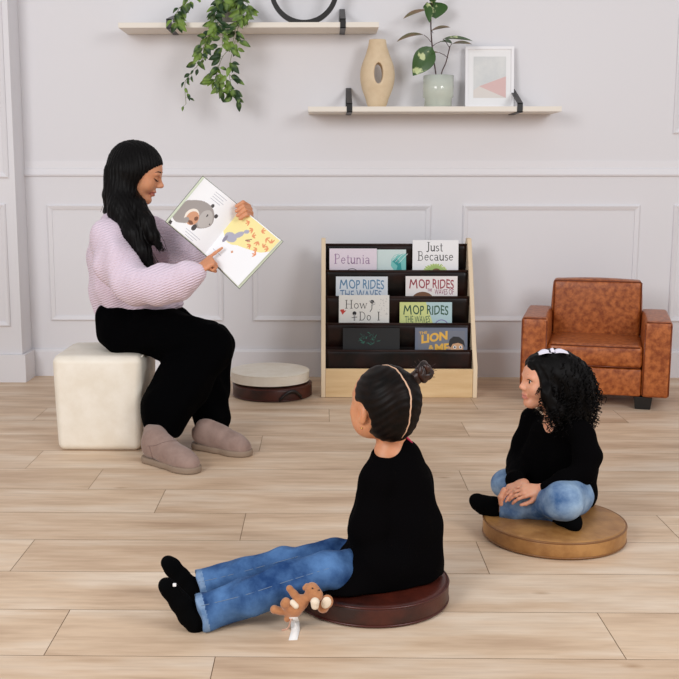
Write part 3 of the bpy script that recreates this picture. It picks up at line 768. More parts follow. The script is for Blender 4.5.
class PageArt(Art):
    "the same drawing calls, printed into the faces of a curved page"
    def __init__(s, base): s.lay = 0; s.mats = [base]; s.ps = []
    def poly(s, pts, m, lay=None): s.ps.append((np.array(pts, 'f'), s.mi(m)))
    def build(s, name, parent, fn, nx=170, ny=120):
        U, V = np.meshgrid((np.arange(nx)+.5)/nx, (np.arange(ny)+.5)/ny, indexing='ij'); u = U.ravel(); v = V.ravel(); mi = np.zeros(len(u), int)
        for pts, m in s.ps:
            ins = np.zeros(len(u), bool); n_ = len(pts)
            for i in range(n_):
                x0, y0 = pts[i]; x1, y1 = pts[(i+1) % n_]
                if y0 == y1: continue
                ins ^= ((y0 > v) != (y1 > v)) & (u < (x1-x0)*(v-y0)/(y1-y0)+x0)
            mi[ins] = m
        mb = MB(); mb.keep = True; vs = [fn(i/nx, j/ny) for i in range(nx+1) for j in range(ny+1)]; q = ny+1
        mb.add(vs, [(i*q+j, (i+1)*q+j, (i+1)*q+j+1, i*q+j+1) for i in range(nx) for j in range(ny)]); mb.m = mi.tolist()
        return mb.build(name, s.mats, parent, smooth=True)
def rack_book(tier, xa, xb, ytop, label, base, art, thick=.009, dy=0, dz=.0, slip=0):
    Y, z = tiers[tier]
    xm0, xm1 = P(xa, ytop, Y+.03).x, P(xb, ytop, Y+.03).x; W = xm1-xm0
    yb = Y+.022+dy; yt = Y+.048+dy
    ztop_ = ZY(ytop, yt); zbot = z-.13; H = ztop_-zbot
    o = thing('picture_book', label, 'book', ((xm0+xm1)/2, yb, zbot), group='picture books in the rack')
    tilt = math.atan2(yt-yb, H); H2 = math.hypot(H, yt-yb); o.rotation_euler = (-tilt, 0, 0)
    mb = MB(); mb.box((-W/2, 0, 0), (W/2, .0015, H2)); mb.box((-W/2, thick-.0015, 0), (W/2, thick, H2)); mb.box((-W/2, .0015, 0), (-W/2+.002, thick-.0015, H2))
    mb.build('cover', base, o, local=True)
    MB().box((-W/2+.002, .0016, .003), (W/2-.003, thick-.0016, H2-.003)).build('page_block', M_pageedge, o, local=True)
    A = Art(lambda u, v, d: Vector((-W/2+u, -d, H2+v)))      # origin: top left corner of the face
    art(A, W, H2); A.build('cover_art', o)
    return o
C = lambda n, c: flat('ink_'+n, c)
def art_petunia(A, W, H):
    A.poly([(0, 0), (W, 0), (W, -H), (0, -H)], C('lilac', (226, 214, 224)))
    A.serif('Petunia', W*.1, -.078, .05, C('plum', (158, 124, 160)), sp=W*.8/(.05*.8*3.9))
    A.line(arc(W*.48, -.14, .036, .036, 0, 360, 24), .003, C('black', (30, 28, 30))); A.ell(W*.42, -.128, .003, .003, C('black', (30, 28, 30)))
def art_wave(A, W, H):
    A.poly([(0, 0), (W, 0), (W, -H), (0, -H)], C('paleaqua', (206, 222, 220)))
    t = C('teal', (40, 150, 150)); t2 = C('aqua', (120, 196, 190)); w = C('foam', (236, 240, 238))
    A.poly([(W, -.02), (W*.72, -.025), (W*.52, -.055), (W*.50, -.085), (W*.62, -.11), (W*.8, -.14), (W, -.15)], t2)
    A.poly([(W*.55, -.06), (W*.7, -.045), (W*.83, -.07), (W*.86, -.11), (W*.8, -.15), (W*.66, -.12), (W*.72, -.085)], t)
    for i in range(6): A.line([(W*.5+.008*i, -.055-.003*i), (W*(.62)+.012*i, -.03), (W*.8+.008*i, -.022)], .002, w if i % 2 else t2)
    A.poly([(W*.5, -.16), (W*.78, -.11), (W, -.13), (W, -.2), (W*.5, -.2)], t)
def art_just(A, W, H):
    A.poly([(0, 0), (W, 0), (W, -H), (0, -H)], C('white', (238, 237, 238))); k = C('black', (30, 28, 30))
    A.serif('Just', W*.29, -.057, .046, k, sp=W*.40/(.046*.8*2.04)); A.serif('Because', W*.11, -.105, .046, k, sp=W*.80/(.046*.8*4.0))
    rr = random.Random(1)
    for i in range(26):
        a = math.pi*i/25; c = (C('leafgreen', (170, 196, 116)), C('lime', (204, 216, 140)))[i % 2]
        A.line([(W*.5+.03*math.cos(a), -.165+.02*math.sin(a)), (W*.5+(.055+.008*rr.random())*math.cos(a), -.165+(.038+.01*rr.random())*math.sin(a))], .006, c, lay=9+i % 3)
    A.lay = 13
    A.ell(W*.5, -.165, .045, .036, C('leafgreen', (170, 196, 116))); A.ell(W*.52, -.17, .026, .024, C('brownhair', (120, 84, 56)))
def art_mop(bg, ink, ink2, kind):
    def f(A, W, H):
        A.poly([(0, 0), (W, 0), (W, -H), (0, -H)], bg)
        if kind == 'green':
            A.poly([(W*.5, 0), (W, 0), (W, -H), (W*.5, -H)], C('lightsky', (176, 202, 206))); A.poly([(W*.0, 0), (W*.5, 0), (W*.8, -H), (0, -H)], bg)
        A.line([(W*.08, -.062), (W*.10, -.018), (W*.15, -.045), (W*.20, -.017), (W*.22, -.062)], .0062, ink)
        A.sans('OP RIDES', W*.25, -.062, .046, ink, W*.68, jit=.06, off=.012)
        if kind == 'red':
            A.sans('THE', W*.42, -.078, .014, ink2, W*.09); A.sans('WAVES OF', W*.56, -.094, .028, ink2, W*.37, jit=.03, off=.0)
            A.ell(W*.33, -.135, .062, .055, C('brownfur', (120, 78, 50))); A.sans('CHANGE', W*.6, -.125, .022, C('orange', (206, 100, 60)), W*.33)
        elif kind == 'green':
            A.sans('THE WAVES', W*.1, -.104, .034, ink2, W*.48, jit=.06, off=.0); A.sans('OF LIFE', W*.2, -.135, .022, ink2, W*.3)
            A.ell(W*.75, -.155, .04, .05, C('brownfur', (120, 78, 50))); A.line(arc(W*.8, -.17, .05, .08, 40, 150), .004, C('violet', (130, 110, 170)))
        else:
            A.sans('THE WAVES', W*.08, -.112, .042, ink2, W*.8, jit=.06, off=0)
            A.sans('OF LIFE', W*.2, -.16, .03, ink2, W*.5)
    return f
def art_how(A, W, H):
    A.poly([(0, 0), (W, 0), (W, -H), (0, -H)], C('ivory', (230, 228, 222))); k = C('black', (30, 28, 30)); g = C('softgrey', (160, 160, 160)); r = C('red', (200, 60, 48))
    A.serif('How', W*.12, -.068, .042, k, sp=W*.45/(.042*.8*2.3), wk=.9); A.serif('Do', W*.40, -.128, .042, k, sp=W*.25/(.042*.8*1.45), wk=.9); A.serif('I', W*.76, -.128, .042, k, sp=1.3)
    A.poly([(W*.04, -.083), (W*.15, -.078), (W*.07, -.1)], r); A.ell(W*.05, -.079, .006, .006, r); A.ell(W*.085, -.077, .005, .005, r)
    A.ell(W*.66, -.034, .010, .009, k); A.line([(W*.66, -.04), (W*.655, -.07), (W*.62, -.085)], .003, k); A.line([(W*.6, -.03), (W*.72, -.04)], .003, g); A.line([(W*.64, -.055), (W*.72, -.045)], .003, g)
    A.ell(W*.31, -.093, .010, .010, k); A.line([(W*.31, -.1), (W*.31, -.13)], .007, g); A.line([(W*.26, -.115), (W*.36, -.112)], .003, k)
    rr = random.Random(4)
    for i in range(26): u = W*(.8+.17*rr.random()); v = -.012-.1*rr.random(); A.ell(u, v, .0015, .0015, g, lay=12)
    A.lay = 13
def art_dark(A, W, H):
    A.poly([(0, 0), (W, 0), (W, -H), (0, -H)], C('nearblack', (12, 12, 14))); rr = random.Random(8)
    cs = (C('seagreen', (44, 120, 100)), C('deepgreen', (26, 84, 72)))
    for i in range(34):
        a = rr.uniform(0, 6.28); r0 = rr.uniform(.005, .035); u = W*.45+math.cos(a)*r0*1.6; v = -.06+math.sin(a)*r0
        A.line([(u, v), (u+rr.uniform(-.016, .016), v+rr.uniform(-.01, .012))], .0022, cs[i % 2], lay=3)
    A.lay = 5
def art_lion(A, W, H):
    A.poly([(0, 0), (W, 0), (W, -H), (0, -H)], C('slate', (104, 112, 130))); A.poly([(W*.06, -.015), (W*.95, -.015), (W*.95, -H+.02), (W*.06, -H+.02)], C('slateb', (112, 116, 128)))
    y = C('gold', (226, 176, 72))
    A.sans('THE', W*.08, -.034, .013, y, W*.15, rot=.1); A.sans('LION', W*.12, -.078, .042, y, W*.5, off=.045, rot=.16); A.sans('&', W*.26, -.108, .02, y, W*.1, off=.03); A.sans('ME', W*.38, -.124, .042, y, W*.28, off=.045, rot=.06)
    k = C('black', (30, 28, 30)); sk = C('facetan', (206, 160, 120))
    A.ell(W*.80, -.105, .032, .036, sk); A.ell(W*.655, -.1, .007, .009, sk)
    A.poly([(W*.64, -.09), (W*.66, -.06), (W*.73, -.044), (W*.84, -.046), (W*.93, -.065), (W*.96, -.1), (W*.92, -.085), (W*.82, -.076), (W*.72, -.082), (W*.68, -.10)], k)
    for u in (.76, .87): A.ell(W*u, -.098, .008, .008, C('white', (238, 237, 238))); A.ell(W*u, -.098, .004, .005, k)
    A.line([(W*.76, -.125), (W*.84, -.125)], .002, k)
w_ = flat('book_white', (226, 226, 228))
rack_book(1, 376, 406.5, 249.5, 'aqua picture book with a curling teal wave, half behind the lilac one', flat('book_aqua', (200, 214, 212)), art_wave, dy=.008, thick=.006)
rack_book(1, 329.5, 377, 248.5, 'lilac picture book titled Petunia, leftmost in the top row of the rack', w_, art_petunia, dy=-.004, thick=.008)
rack_book(1, 413, 459, 240, 'white picture book titled Just Because in the top row of the rack', w_, art_just, dy=0)
rack_book(2, 336, 388, 276.5, 'pale picture book with blue hand-lettered MOP RIDES, left of its row', w_, art_mop(C('iceblue', (218, 224, 230)), C('steelblue', (96, 138, 172)), C('steelblue2', (84, 124, 164)), 'blue'))
rack_book(2, 406, 458, 276, 'white picture book with red MOP RIDES lettering and brown furry head', w_, art_mop(C('rosewhite', (232, 226, 224)), C('wine', (150, 44, 62)), C('plumred', (150, 60, 100)), 'red'))
rack_book(3, 339, 389.5, 295, 'ivory picture book titled How Do I with a small red bird', w_, art_how)
rack_book(3, 400, 452.5, 302, 'yellow green picture book with dark MOP RIDES lettering', flat('book_lime', (200, 210, 150)), art_mop(C('limegreen', (206, 214, 140)), C('forest', (44, 84, 60)), C('forest2', (60, 96, 72)), 'green'))
rack_book(4, 343, 400, 328, 'nearly black picture book with sea green scribbles in the lowest row', flat('book_black', (12, 12, 14)), art_dark)
rack_book(4, 415.5, 468, 327.5, 'slate picture book titled The Lion and Me with gold letters and a black-haired boy', flat('book_slate', (96, 104, 122)), art_lion)
# ================================================================== the open picture book
TL, TR, BR_, BL = P(204.5, 178, 4.05), P(281, 240, 4.05), P(238, 286, 3.98), P(168, 222.5, 4.0)
GT, GB = P(241.5, 208.5, 4.10), P(205, 254, 4.04)
nb_ = (TR-TL).cross(TL-BL).normalized()                    # page normal, out of the wall-side
if nb_.y > 0: nb_ = -nb_
def page(side):
    o0, o1 = (BL, TL) if side < 0 else (BR_, TR)
    def f(s, t, d=0):                                       # s 0 gutter .. 1 outer edge, t 0 bottom .. 1 top
        p = (GB.lerp(o0, s)).lerp(GT.lerp(o1, s), t)
        return p+nb_*(.016*math.sin(math.pi*min(1, s*1.05))*(1-s)**.6+d)
    return f
bk_ = thing('open_picture_book', 'open hardback picture book with a grey animal drawing held up by the woman', 'book', GB.lerp(GT, .5))
cvr = MB()
gb2, gt2 = GB-nb_*.004, GT-nb_*.004
for side, (o0, o1) in ((-1, (BL, TL)), (1, (BR_, TR))):
    ex = (o0-GB).normalized()*.012; up = (GT-GB).normalized()*.004
    a, b, c, d = gb2-up, o0+ex-up-nb_*.014, o1+ex+up-nb_*.014, gt2+up
    th = nb_*.0025
    cvr.hexa([a, b, c, d], [a+th, b+th, c+th, d+th])
cvr.build('cover', M_cover, bk_)
en = MB(); en.keep = True
for side, (o0, o1) in ((-1, (BL, TL)), (1, (BR_, TR))):
    ex = (o0-GB).normalized()*.010; up = (GT-GB).normalized()*.002; d_ = nb_*.0052
    q = [gb2-up+d_, o0+ex-up-nb_*.014+d_, o1+ex+up-nb_*.014+d_, gt2+up+d_]
    en.add(q, [(0, 1, 2, 3)] if side > 0 else [(3, 2, 1, 0)])
en.build('endpaper', M_coverin, bk_)
for side in (-1, 1):
    f = page(side); N_ = 14
    mb = MB(); fr_, bk2 = [], []
    for i in range(N_+1):
        for j in range(2): fr_.append(f(i/N_, j)); bk2.append(f(i/N_, j)-nb_*(.003+.009*(i/N_)))
    n0 = len(fr_); mb.add(fr_+bk2, [(2*i, 2*i+1, 2*i+3, 2*i+2) for i in range(N_)]+[(n0+2*i, n0+2*i+2, n0+2*i+3, n0+2*i+1) for i in range(N_)]
        + [(2*i, 2*i+2, n0+2*i+2, n0+2*i) for i in range(N_)]+[(2*i+1, n0+2*i+1, n0+2*i+3, 2*i+3) for i in range(N_)]+[(2*N_, 2*N_+1, n0+2*N_+1, n0+2*N_)]+[(0, n0, n0+1, 1)])
    mb.build('page_block', M_paper, bk_)
    # drawings: u 0..1 from left to right of this page, v 0..1 bottom to top
    A = PageArt(M_paper)
    gr, gr2, dk, br, yl, org, tx = C('warmgrey', (158, 150, 146)), C('lightgrey', (184, 178, 174)), C('charcoal', (66, 60, 60)), C('apricot', (206, 150, 116)), C('butter', (240, 226, 158)), C('leaforange', (226, 146, 100)), C('textgrey', (176, 178, 188))
    def blob(pts, m): A.poly([tuple(p[:2]) for p in cr_spline([(a, b, 0) for a, b in pts+[pts[0]]], 6)][:-1], m)
    if side < 0:
        A.ell(.50, .705, .035, .04, dk); A.ell(.69, .61, .04, .04, dk)
        blob([(.0, .12), (.0, .46), (.085, .56), (.25, .66), (.40, .69), (.55, .67), (.67, .58), (.73, .46), (.68, .35), (.55, .25), (.42, .25), (.28, .18), (.12, .10)], gr)
        blob([(.44, .34), (.42, .52), (.52, .62), (.64, .57), (.71, .46), (.67, .36), (.56, .28)], gr2)
        A.ell(.48, .22, .05, .06, dk)
        A.ell(.30, .34, .14, .15, C('cream', (236, 226, 214))); A.ell(.335, .325, .125, .13, br); A.ell(.26, .24, .06, .05, gr); A.ell(.40, .36, .04, .04, C('umber', (120, 78, 56))); A.ell(.36, .25, .06, .03, C('umber', (120, 78, 56)))
        A.ell(.54, .52, .016, .028, dk); A.ell(.69, .43, .012, .016, dk)
        for k in range(4): A.line([(.36, .93-.045*k), (.66-.05*(k % 2), .93-.045*k)], .006, tx)
        for k in range(3): A.line([(.36+.03*k, .12-.045*k), (.74-.05*k, .12-.045*k)], .009, tx)
        A.poly([(.0, .0), (.07, .0), (.06, .06), (.0, .07)], dk)
    else:
        A.poly([(.0, .50), (.0, .985), (.99, .985), (.99, .74), (.93, .68), (.85, .62), (.75, .58), (.67, .55), (.55, .51), (.42, .47), (.30, .41), (.2, .40), (.1, .44)], yl)
        rr = random.Random(12)
        for (u, v) in ((.16, .86), (.30, .90), (.45, .84), (.6, .90), (.76, .86), (.91, .86), (.84, .72), (.68, .74), (.62, .62), (.94, .76), (.83, .56), (.77, .64), (.52, .74)):
            a0_ = rr.uniform(0, 6.28)
            for q_ in (-.75, 0, .75):
                A.ell(u+.04*math.cos(a0_+q_), v+.04*math.sin(a0_+q_), .040, .013, org, math.degrees(a0_+q_), 12)
        bg_ = C('bluegrey', (170, 168, 184))
        A.ell(.2, .50, .13, .085, bg_, 10); A.ell(.30, .62, .1, .05, bg_, 55); A.ell(.13, .42, .035, .07, C('bluegrey2', (140, 134, 150))); A.ell(.38, .74, .05, .035, bg_, 30)
        A.ell(.52, .64, .05, .02, br, 20); A.line([(.48, .62), (.56, .70)], .014, C('umber', (120, 78, 56))); A.ell(.42, .33, .024, .022, br, 0)
        for k in range(2): A.line([(.06, .16-.05*k), (.3, .16-.05*k)], .006, tx)
    A.build('page', bk_, lambda u, v, f=f, side=side: f(1-u if side < 0 else u, v, .0012), 150, 110)
# ================================================================== the woman
hipY = 4.29
W_ = thing('person', 'woman in a lavender knit sweater and black trousers sitting on the cream pouf reading', 'person', (P(120, 440, hipY).x, hipY, 0))
sd = SDF(.012)
hf = Vector((.955, .03, -.295)); hu = Vector((.295, 0, .955))
hc = P(137.5, 172.5, hipY-.01)
Q, HR = head(sd, hc, hf, hu, .236, 0, 1.1)
sd.px([(131, 190, hipY, 13), (127, 216, hipY, 13)], k=.02)
sd.px([(126, 222, hipY, 17), (122, 262, hipY, 20), (121, 300, hipY, 20), (122, 322, hipY, 21)], k=.03, ax=(0, 1, 0), st=1.35)
sh = (P(116, 233, hipY-.15), P(139, 229, hipY+.15)); el = (P(134, 284, 4.02), P(183, 262, 4.34))
wr = (P(196, 272, 3.955), P(228, 232, 4.20))
for i in (0, 1):
    sd.chain([(sh[i], .030), (el[i], .030), (wr[i], .022)], k=.02)
sd.px([(122, 326, 4.21, 18), (212, 347, 4.13, 15), (166, 424, 4.0, 11), (160, 455, 3.93, 9), (188, 466, 3.80, 7)], k=.02)
sd.px([(124, 324, 4.37, 18), (215, 345, 4.34, 14), (206, 424, 4.20, 10), (206, 443, 4.15, 8), (238, 450, 4.06, 6)], k=.02)
# pointing hand (near) : index stretched along the page, the rest curled
d = P(214, 258.5, 3.975)-wr[0]
hand(sd, wr[0]+d.normalized()*.002, d, Vector((-.35, -.55, .75)), .145, (.02, 1.45, 1.5, 1.5), .03, (.3, .8), side=1, k=.004)
# holding hand: comes from behind over the top edge of the book, fingers in front
hb = P(247, 219, 4.155); d2 = P(243, 207, 4.12)-hb
sd.chain([(wr[1], .022), (hb, .026)], k=.01)
sd.el(P(246, 214, 4.135), (.030, .018, .030), k=.01)
for i, (a, b, c2_) in enumerate(((( 249, 206), (243, 202.5), (236.5, 206)), ((250.5, 209), (243, 206.5), (236.5, 211)), ((251.5, 213), (245, 210), (237.5, 215.5)), ((251.5, 216.5), (246, 214.5), (240, 218.5)))):
    p0, p1, p2 = P(*a, 4.115), P(*b, 4.062), P(*c2_, 4.052)
    sd.chain([(p0, .0085), (p1, .0085), (p2, .0068)], k=.003)
sd.chain([(P(240, 219, 4.15), .012), (P(234, 213, 4.135), .009), (P(230, 210, 4.13), .008)], k=.004)
hcn = np.array(hc); lipc = np.array(Q(.37, 0, -.263))
def mf(c):
    v = (c-lipc)@np.array(HR); m = (np.abs(v[:, 2]) < .0085) & (v[:, 0] > -.018) & (np.abs(v[:, 1]) < .025)
    return m.astype(int)
body = sdf_obj('body', sd, .0026, [M_skin, M_lip], W_, mf)
def facebits(Q, H, parent, open_=True, brow=True, both=True, down=False, gaze=0, k=1.0):
    for s in ((-1, 1) if both else (1,)):
        if open_:
            e = MB(); n_ = 14
            c = Q(.328, .128*s, .002); r = .052*H
            f = (Q(1, 0, 0)-Q(0, 0, 0)).normalized()
            vs = []; fs = []; mi = []
            l = (Q(0, 1, 0)-Q(0, 0, 0)).normalized(); u = f.cross(l)
            for i in range(n_+1):
                for j in range(20):
                    a = math.pi*i/n_; b = 2*math.pi*j/20
                    vs.append(c+f*r*math.cos(a)+(l*math.cos(b)+u*math.sin(b))*r*math.sin(a))
            for i in range(n_):
                for j in range(20): e.add([], []) if 0 else fs.append((i*20+j, i*20+(j+1) % 20, (i+1)*20+(j+1) % 20, (i+1)*20+j))
            e.add(vs, fs); e.m = [1 if k//20 < 3 else 0 for k in range(len(fs))]
            e.build('eye', [M_eyew, M_iris], parent, smooth=True)
        m = MB()
        ys = [(.045, .02), (.09, .045), (.135, .05), (.19, .03), (.215, .005)] if not down else [(.05, -.02), (.10, -.035), (.15, -.035), (.20, -.015), (.22, .0)]
        xs = [.385, .388, .378, .345, .315]
        m.tube([Q(x+.006, y*s, z) for (y, z), x in zip(ys, xs)], [.0008*k, .0016*k, .002*k, .0016*k, .0008*k], 6)
        m.build('eyelashes', M_hair, parent, smooth=True)
        if brow:
            m = MB(); m.tube([Q(.40, .05*s, .10), Q(.395, .11*s, .125), Q(.36, .18*s, .125), Q(.315, .23*s, .10)], [.0014*k, .0024*k, .002*k, .0008*k], 6, flat=1); m.build('eyebrow', M_hair, parent, smooth=True)
facebits(Q, .236, W_, open_=False, down=True)
# hair: cap, long straight falls
sd = SDF(.012); H = .236
Rh = np.array(HR)
sd.el(Q(-.065, 0, .12), (.475*H, .38*H, .415*H), Rh, k=.02)
sd.el(Q(-.15, 0, -.08), (.355*H, .37*H, .40*H), Rh, k=.03)
hY = hipY
cF = P(172.5, 201, hY); rF = 35.5*S(hY)
sd.px([(127, 172, hY-.045, 17), (121, 196, hY-.05, 13)], k=.03)
sd.el(cF, (rF, .30, rF), k=.005, op='s'); sd.el(P(171.5, 171.5, hY), (10.5*S(hY), .3, 10.5*S(hY)), k=.006, op='s')
sd.px([(121, 190, hY-.06, 13), (122, 210, hY-.10, 13), (133, 234, hY-.165, 10), (142, 251, hY-.185, 8), (152, 270, hY-.195, 3.5)], k=.03)
sd.px([(131, 194, hY-.06, 7), (137, 206, hY-.10, 9), (146, 222, hY-.155, 8.5), (153, 236, hY-.18, 6.5), (159, 247, hY-.19, 3)], k=.012)
sd.px([(113, 172, hY, 7), (109.5, 195, hY, 5), (110, 212, hY+.02, 4.5), (116, 232, hY+.05, 4)], k=.02, ax=(0, 1, 0), st=2.6)
sd.px([(120, 180, hY+.03, 14), (117, 200, hY+.05, 11), (120, 218, hY+.07, 8)], k=.02, ax=(0, 1, 0), st=1.4)
def strands(amp, c0, fr=900):
    def fn(X, d):
        a = np.arctan2(X[:, 1]-c0[1], X[:, 0]-c0[0]); q = X[:, 0]*.6+X[:, 1]*.8
        return (d+amp*np.sin(a*46+3*np.sin(X[:, 2]*16))+amp*.6*np.sin(a*101+X[:, 2]*24)+amp*.7*np.sin(q*430+2*np.sin(X[:, 2]*20))).astype('f')
    return fn
sd.post = strands(.0011, hc)
hair = sdf_obj('hair', sd, .0028, M_hair, W_)
mb = MB(); r_ = random.Random(11)
def lock(pts, n_, jit, rr=.0009, tip=1.0):
    for i in range(n_):
        o_ = Vector((r_.gauss(0, jit), r_.gauss(0, jit), 0)); L_ = len(pts)
        q = [p+o_*(.6+tip*k/L_)+Vector((r_.gauss(0, jit*.3), 0, r_.gauss(0, jit*.5))) for k, p in enumerate(pts)]
        mb.tube(cr_spline(q, 5), rr, 4)
lock([P(141, 240, hY-.18), P(149, 256, hY-.20), P(157, 272, hY-.205)], 46, .008)
lock([P(152, 228, hY-.17), P(158, 240, hY-.195), P(162, 251, hY-.20)], 36, .007)
lock([P(109, 180, hY), P(106.5, 198, hY), P(103, 212, hY)], 14, .004, .0006)
lock([P(152, 150, hY-.02), P(159, 158, hY-.01), P(158, 168, hY-.02)], 10, .003)
mb.build('loose_strands', M_hair, W_, smooth=True)['kind'] = 'stuff'
# sweater
sd = SDF(.02)
sd.px([(120, 303, hipY, 25), (119, 285, hipY, 28), (118, 262, hipY, 28.5), (122, 238, hipY, 26), (128, 221, hipY, 17), (129, 212, hipY, 13)], k=.03, ax=(0, 1, 0), st=1.35)
sd.px([(110, 238, 4.16, 19), (116, 262, 4.08, 20), (133, 284, 4.02, 19), (160, 286, 4.0, 18.5), (180, 280, 3.985, 17), (190, 275, 3.965, 12), (195.5, 272.3, 3.958, 7.5), (198.5, 271, 3.95, 6.5)], k=.03)
sd.px([(141, 230, 4.43, 17), (163, 244, 4.38, 19), (184, 258, 4.33, 19), (205, 252, 4.26, 14), (222, 237, 4.215, 8), (226, 233, 4.205, 6.5)], k=.03)
sd.px([(128, 309, hipY-.09, 12), (160, 306, hipY-.08, 9), (178, 303, hipY-.08, 5)], k=.03)
fo = folds(.0055, 8, 3)
def swp(X, d):
    d = fo(X, d)
    return (d+.0007*np.sin(X[:, 2]*520+6*np.sin(X[:, 0]*9))).astype('f')
sd.post = swp
sdf_obj('sweater', sd, .0034, M_knit, W_)
# trousers
sd = SDF(.02)
sd.px([(118, 318, 4.21, 21), (122, 330, 4.19, 22), (170, 335, 4.15, 24), (206, 344, 4.13, 22), (210, 352, 4.12, 20), (184, 380, 4.08, 27), (167, 408, 4.02, 25), (164, 424, 4.0, 19)], k=.03)
sd.px([(120, 316, 4.38, 20), (170, 328, 4.36, 21), (214, 345, 4.34, 19), (212, 360, 4.32, 18), (209, 395, 4.26, 19), (211, 418, 4.21, 17), (211, 425, 4.20, 14)], k=.03)
sd.el(P(122, 325, 4.29), (.10, .17, .085), k=.03)
sd.bx((P(166, 424, 4.0).x, 4.0, ZY(439, 4.0)-.2), (.12, .16, .2), .001, op='s', k=.01)
sd.post = folds(.0045, 9, 5)
sdf_obj('trousers', sd, .0042, M_cloth, W_)
def seamline(pts, parent, Y0, Y1, r=.0009, name='seam', mm=None):
    m = MB(); q_ = cr_spline([(a, b, 0) for a, b in pts], 14)
    m.tube([march(JS, p.x, p.y, Y0, Y1) for p in q_], r, 5); m.build(name, mm or M_seam, parent, smooth=True)
# boots
def boot(heel, toe, ztop, shaft, wd=.044):
    heel = Vector((heel.x, heel.y, 0)); toe = Vector((toe.x, toe.y, 0)); d = (toe-heel).normalized(); L = (toe-heel).length; l = Vector((-d.y, d.x, 0)); z = Vector((0, 0, 1))
    sp = lambda t, w=0, h=0: heel+d*L*t+l*w+z*h
    sd = SDF(.02)
    sd.chain([(sp(.14, 0, .055), .043), (sp(.45, 0, .052), .045), (sp(.74, 0, .036), .046), (sp(.85, 0, .03), .041)], k=.02)
    sd.chain([(sp(.18, 0, .09), .048), (shaft, .056)], k=.03); sd.rc(sp(.3, 0, .085), sp(.62, 0, .052), .043, .04, k=.02)
    sd.bx(sp(.5, 0, -.078), (1, 1, .1), .001, op='s', k=.003)
    sd.bx((shaft.x, shaft.y, ztop+.1), (.1, .1, .1), .001, Matrix.Rotation(.0, 3, 'Y'), op='s', k=.004)
    sd.el((shaft.x, shaft.y, ztop), (.044, .044, .05), op='s', k=.004)
    f2 = folds(.0012, 14, 8)
    sd.post = f2
    b = sdf_obj('boot', sd, .003, M_suede, W_); bsd = sd
    sd = SDF(.01)
    sd.chain([(sp(.13, 0, .012), .047), (sp(.42, 0, .012), .043), (sp(.74, .002, .012), .051), (sp(.845, .002, .012), .047)], k=.02)
    sd.bx(sp(.5, 0, .128), (1, 1, .103), .001, op='s', k=.004); sd.bx(sp(.5, 0, -.0985), (1, 1, .1), .001, op='s', k=.003)
    sdf_obj('sole', sd, .003, M_sole, b)
    BS.append(bsd); return sp, b
    m = MB(); m.tube([sp(.04, .0, .025), sp(.045, 0, .06), sp(.05, 0, .10)], .0025, 6)
    ring = [sp(.5+.47*math.cos(a), .049*math.sin(a), .028) for a in [2*math.pi*i/40 for i in range(41)]]
    arcs = [sp(.18+.2*math.sin(a), .055*math.cos(a), .075+.03*math.cos(2*a)*0) for a in [math.pi*(i/20) for i in range(21)]]
    m.tube(arcs, .0022, 6); m.build('seam', M_suede, b, smooth=True)
    return sp
BS = []; M_sts = mat('boot_seam', (124, 100, 92), .9)
_, bA = boot(PZ(147, 460), PZ(197, 474), ZY(422, 3.98), P(158, 428, 4.0))
_, bB = boot(PZ(196, 447, 0), PZ(249.5, 456.5), ZY(424, 4.19), P(209, 428, 4.18), .04)
JS = BS[0]
for q in ([(147.5, 446), (155, 445.5), (163, 442.5), (170, 441), (177, 441)], [(149.5, 446), (150.5, 450), (152, 456), (153, 459)]): seamline(q, bA, 3.6, 4.1, .0013, 'seam', M_sts)
# ================================================================== girl with the bun
gY = 2.62
G1 = thing('person', 'girl with a parted hair bun, black top and blue jeans, legs stretched out', 'person', (C1[0], C1[1], .06))
sd = SDF(.01)
th = R(57); H1 = .212
hf1 = Vector((-math.cos(th), math.sin(th), .14)).normalized(); hc1 = P(383, 406, 2.60)
Q1, R1 = head(sd, hc1, hf1, (0, 0, 1), H1, 1, .8)
nk = P(393, 440, 2.62)
sd.rc(P(388, 422, 2.615), P(394, 449, 2.63), .037, .036, k=.03)
sd.rc(P(384, 457, 2.605), P(405, 458, 2.65), .024, .024, k=.04)
sd.px([(394, 470, gY, 22), (396, 520, gY, 30), (394, 570, gY, 34)], k=.03, ax=(0, 1, 0), st=.85)
shl = P(378, 474, 2.565); shr = P(412, 474, 2.68); ell_ = P(364, 528, 2.53); elr = P(432, 530, 2.75)
hl = P(352, 552, 2.64); hr_ = P(350, 548, 2.78)
sd.chain([(shl, .022), (ell_, .021), (hl, .016)], k=.02); sd.chain([(shr, .022), (elr, .021), (hr_, .016)], k=.02)
hand(sd, hl, Vector((-.9, .3, -.3)), (0, 0, 1), .105, (.35, .4, .45, .5), side=-1)
hand(sd, hr_, Vector((-.95, .1, -.3)), (0, 0, 1), .105, (.35, .4, .45, .5), side=1)
legs1 = [[(370, 568, 2.57, 13), (330, 572, 2.50, 14), (288, 584, 2.46, 13), (209, 610, 2.41, 9), (197, 617, 2.405, 7), (180, 602, 2.40, 6), (169, 590, 2.395, 5)],
         [(372, 565, 2.68, 18), (284, 564, 2.62, 14), (206, 584, 2.575, 9), (194, 591, 2.57, 7), (180, 578, 2.57, 5.5), (171, 567, 2.565, 4.5)]]
for l in legs1: sd.px(l, k=.02)
for s in (-1, 1): sd.el(Q1(.10, .13*s, -.24), (.22*H1, .16*H1, .17*H1), R1, k=.02)
sdf_obj('body', sd, .0027, [M_skin1], G1); B1 = sd
facebits(Q1, H1, G1, k=.5)
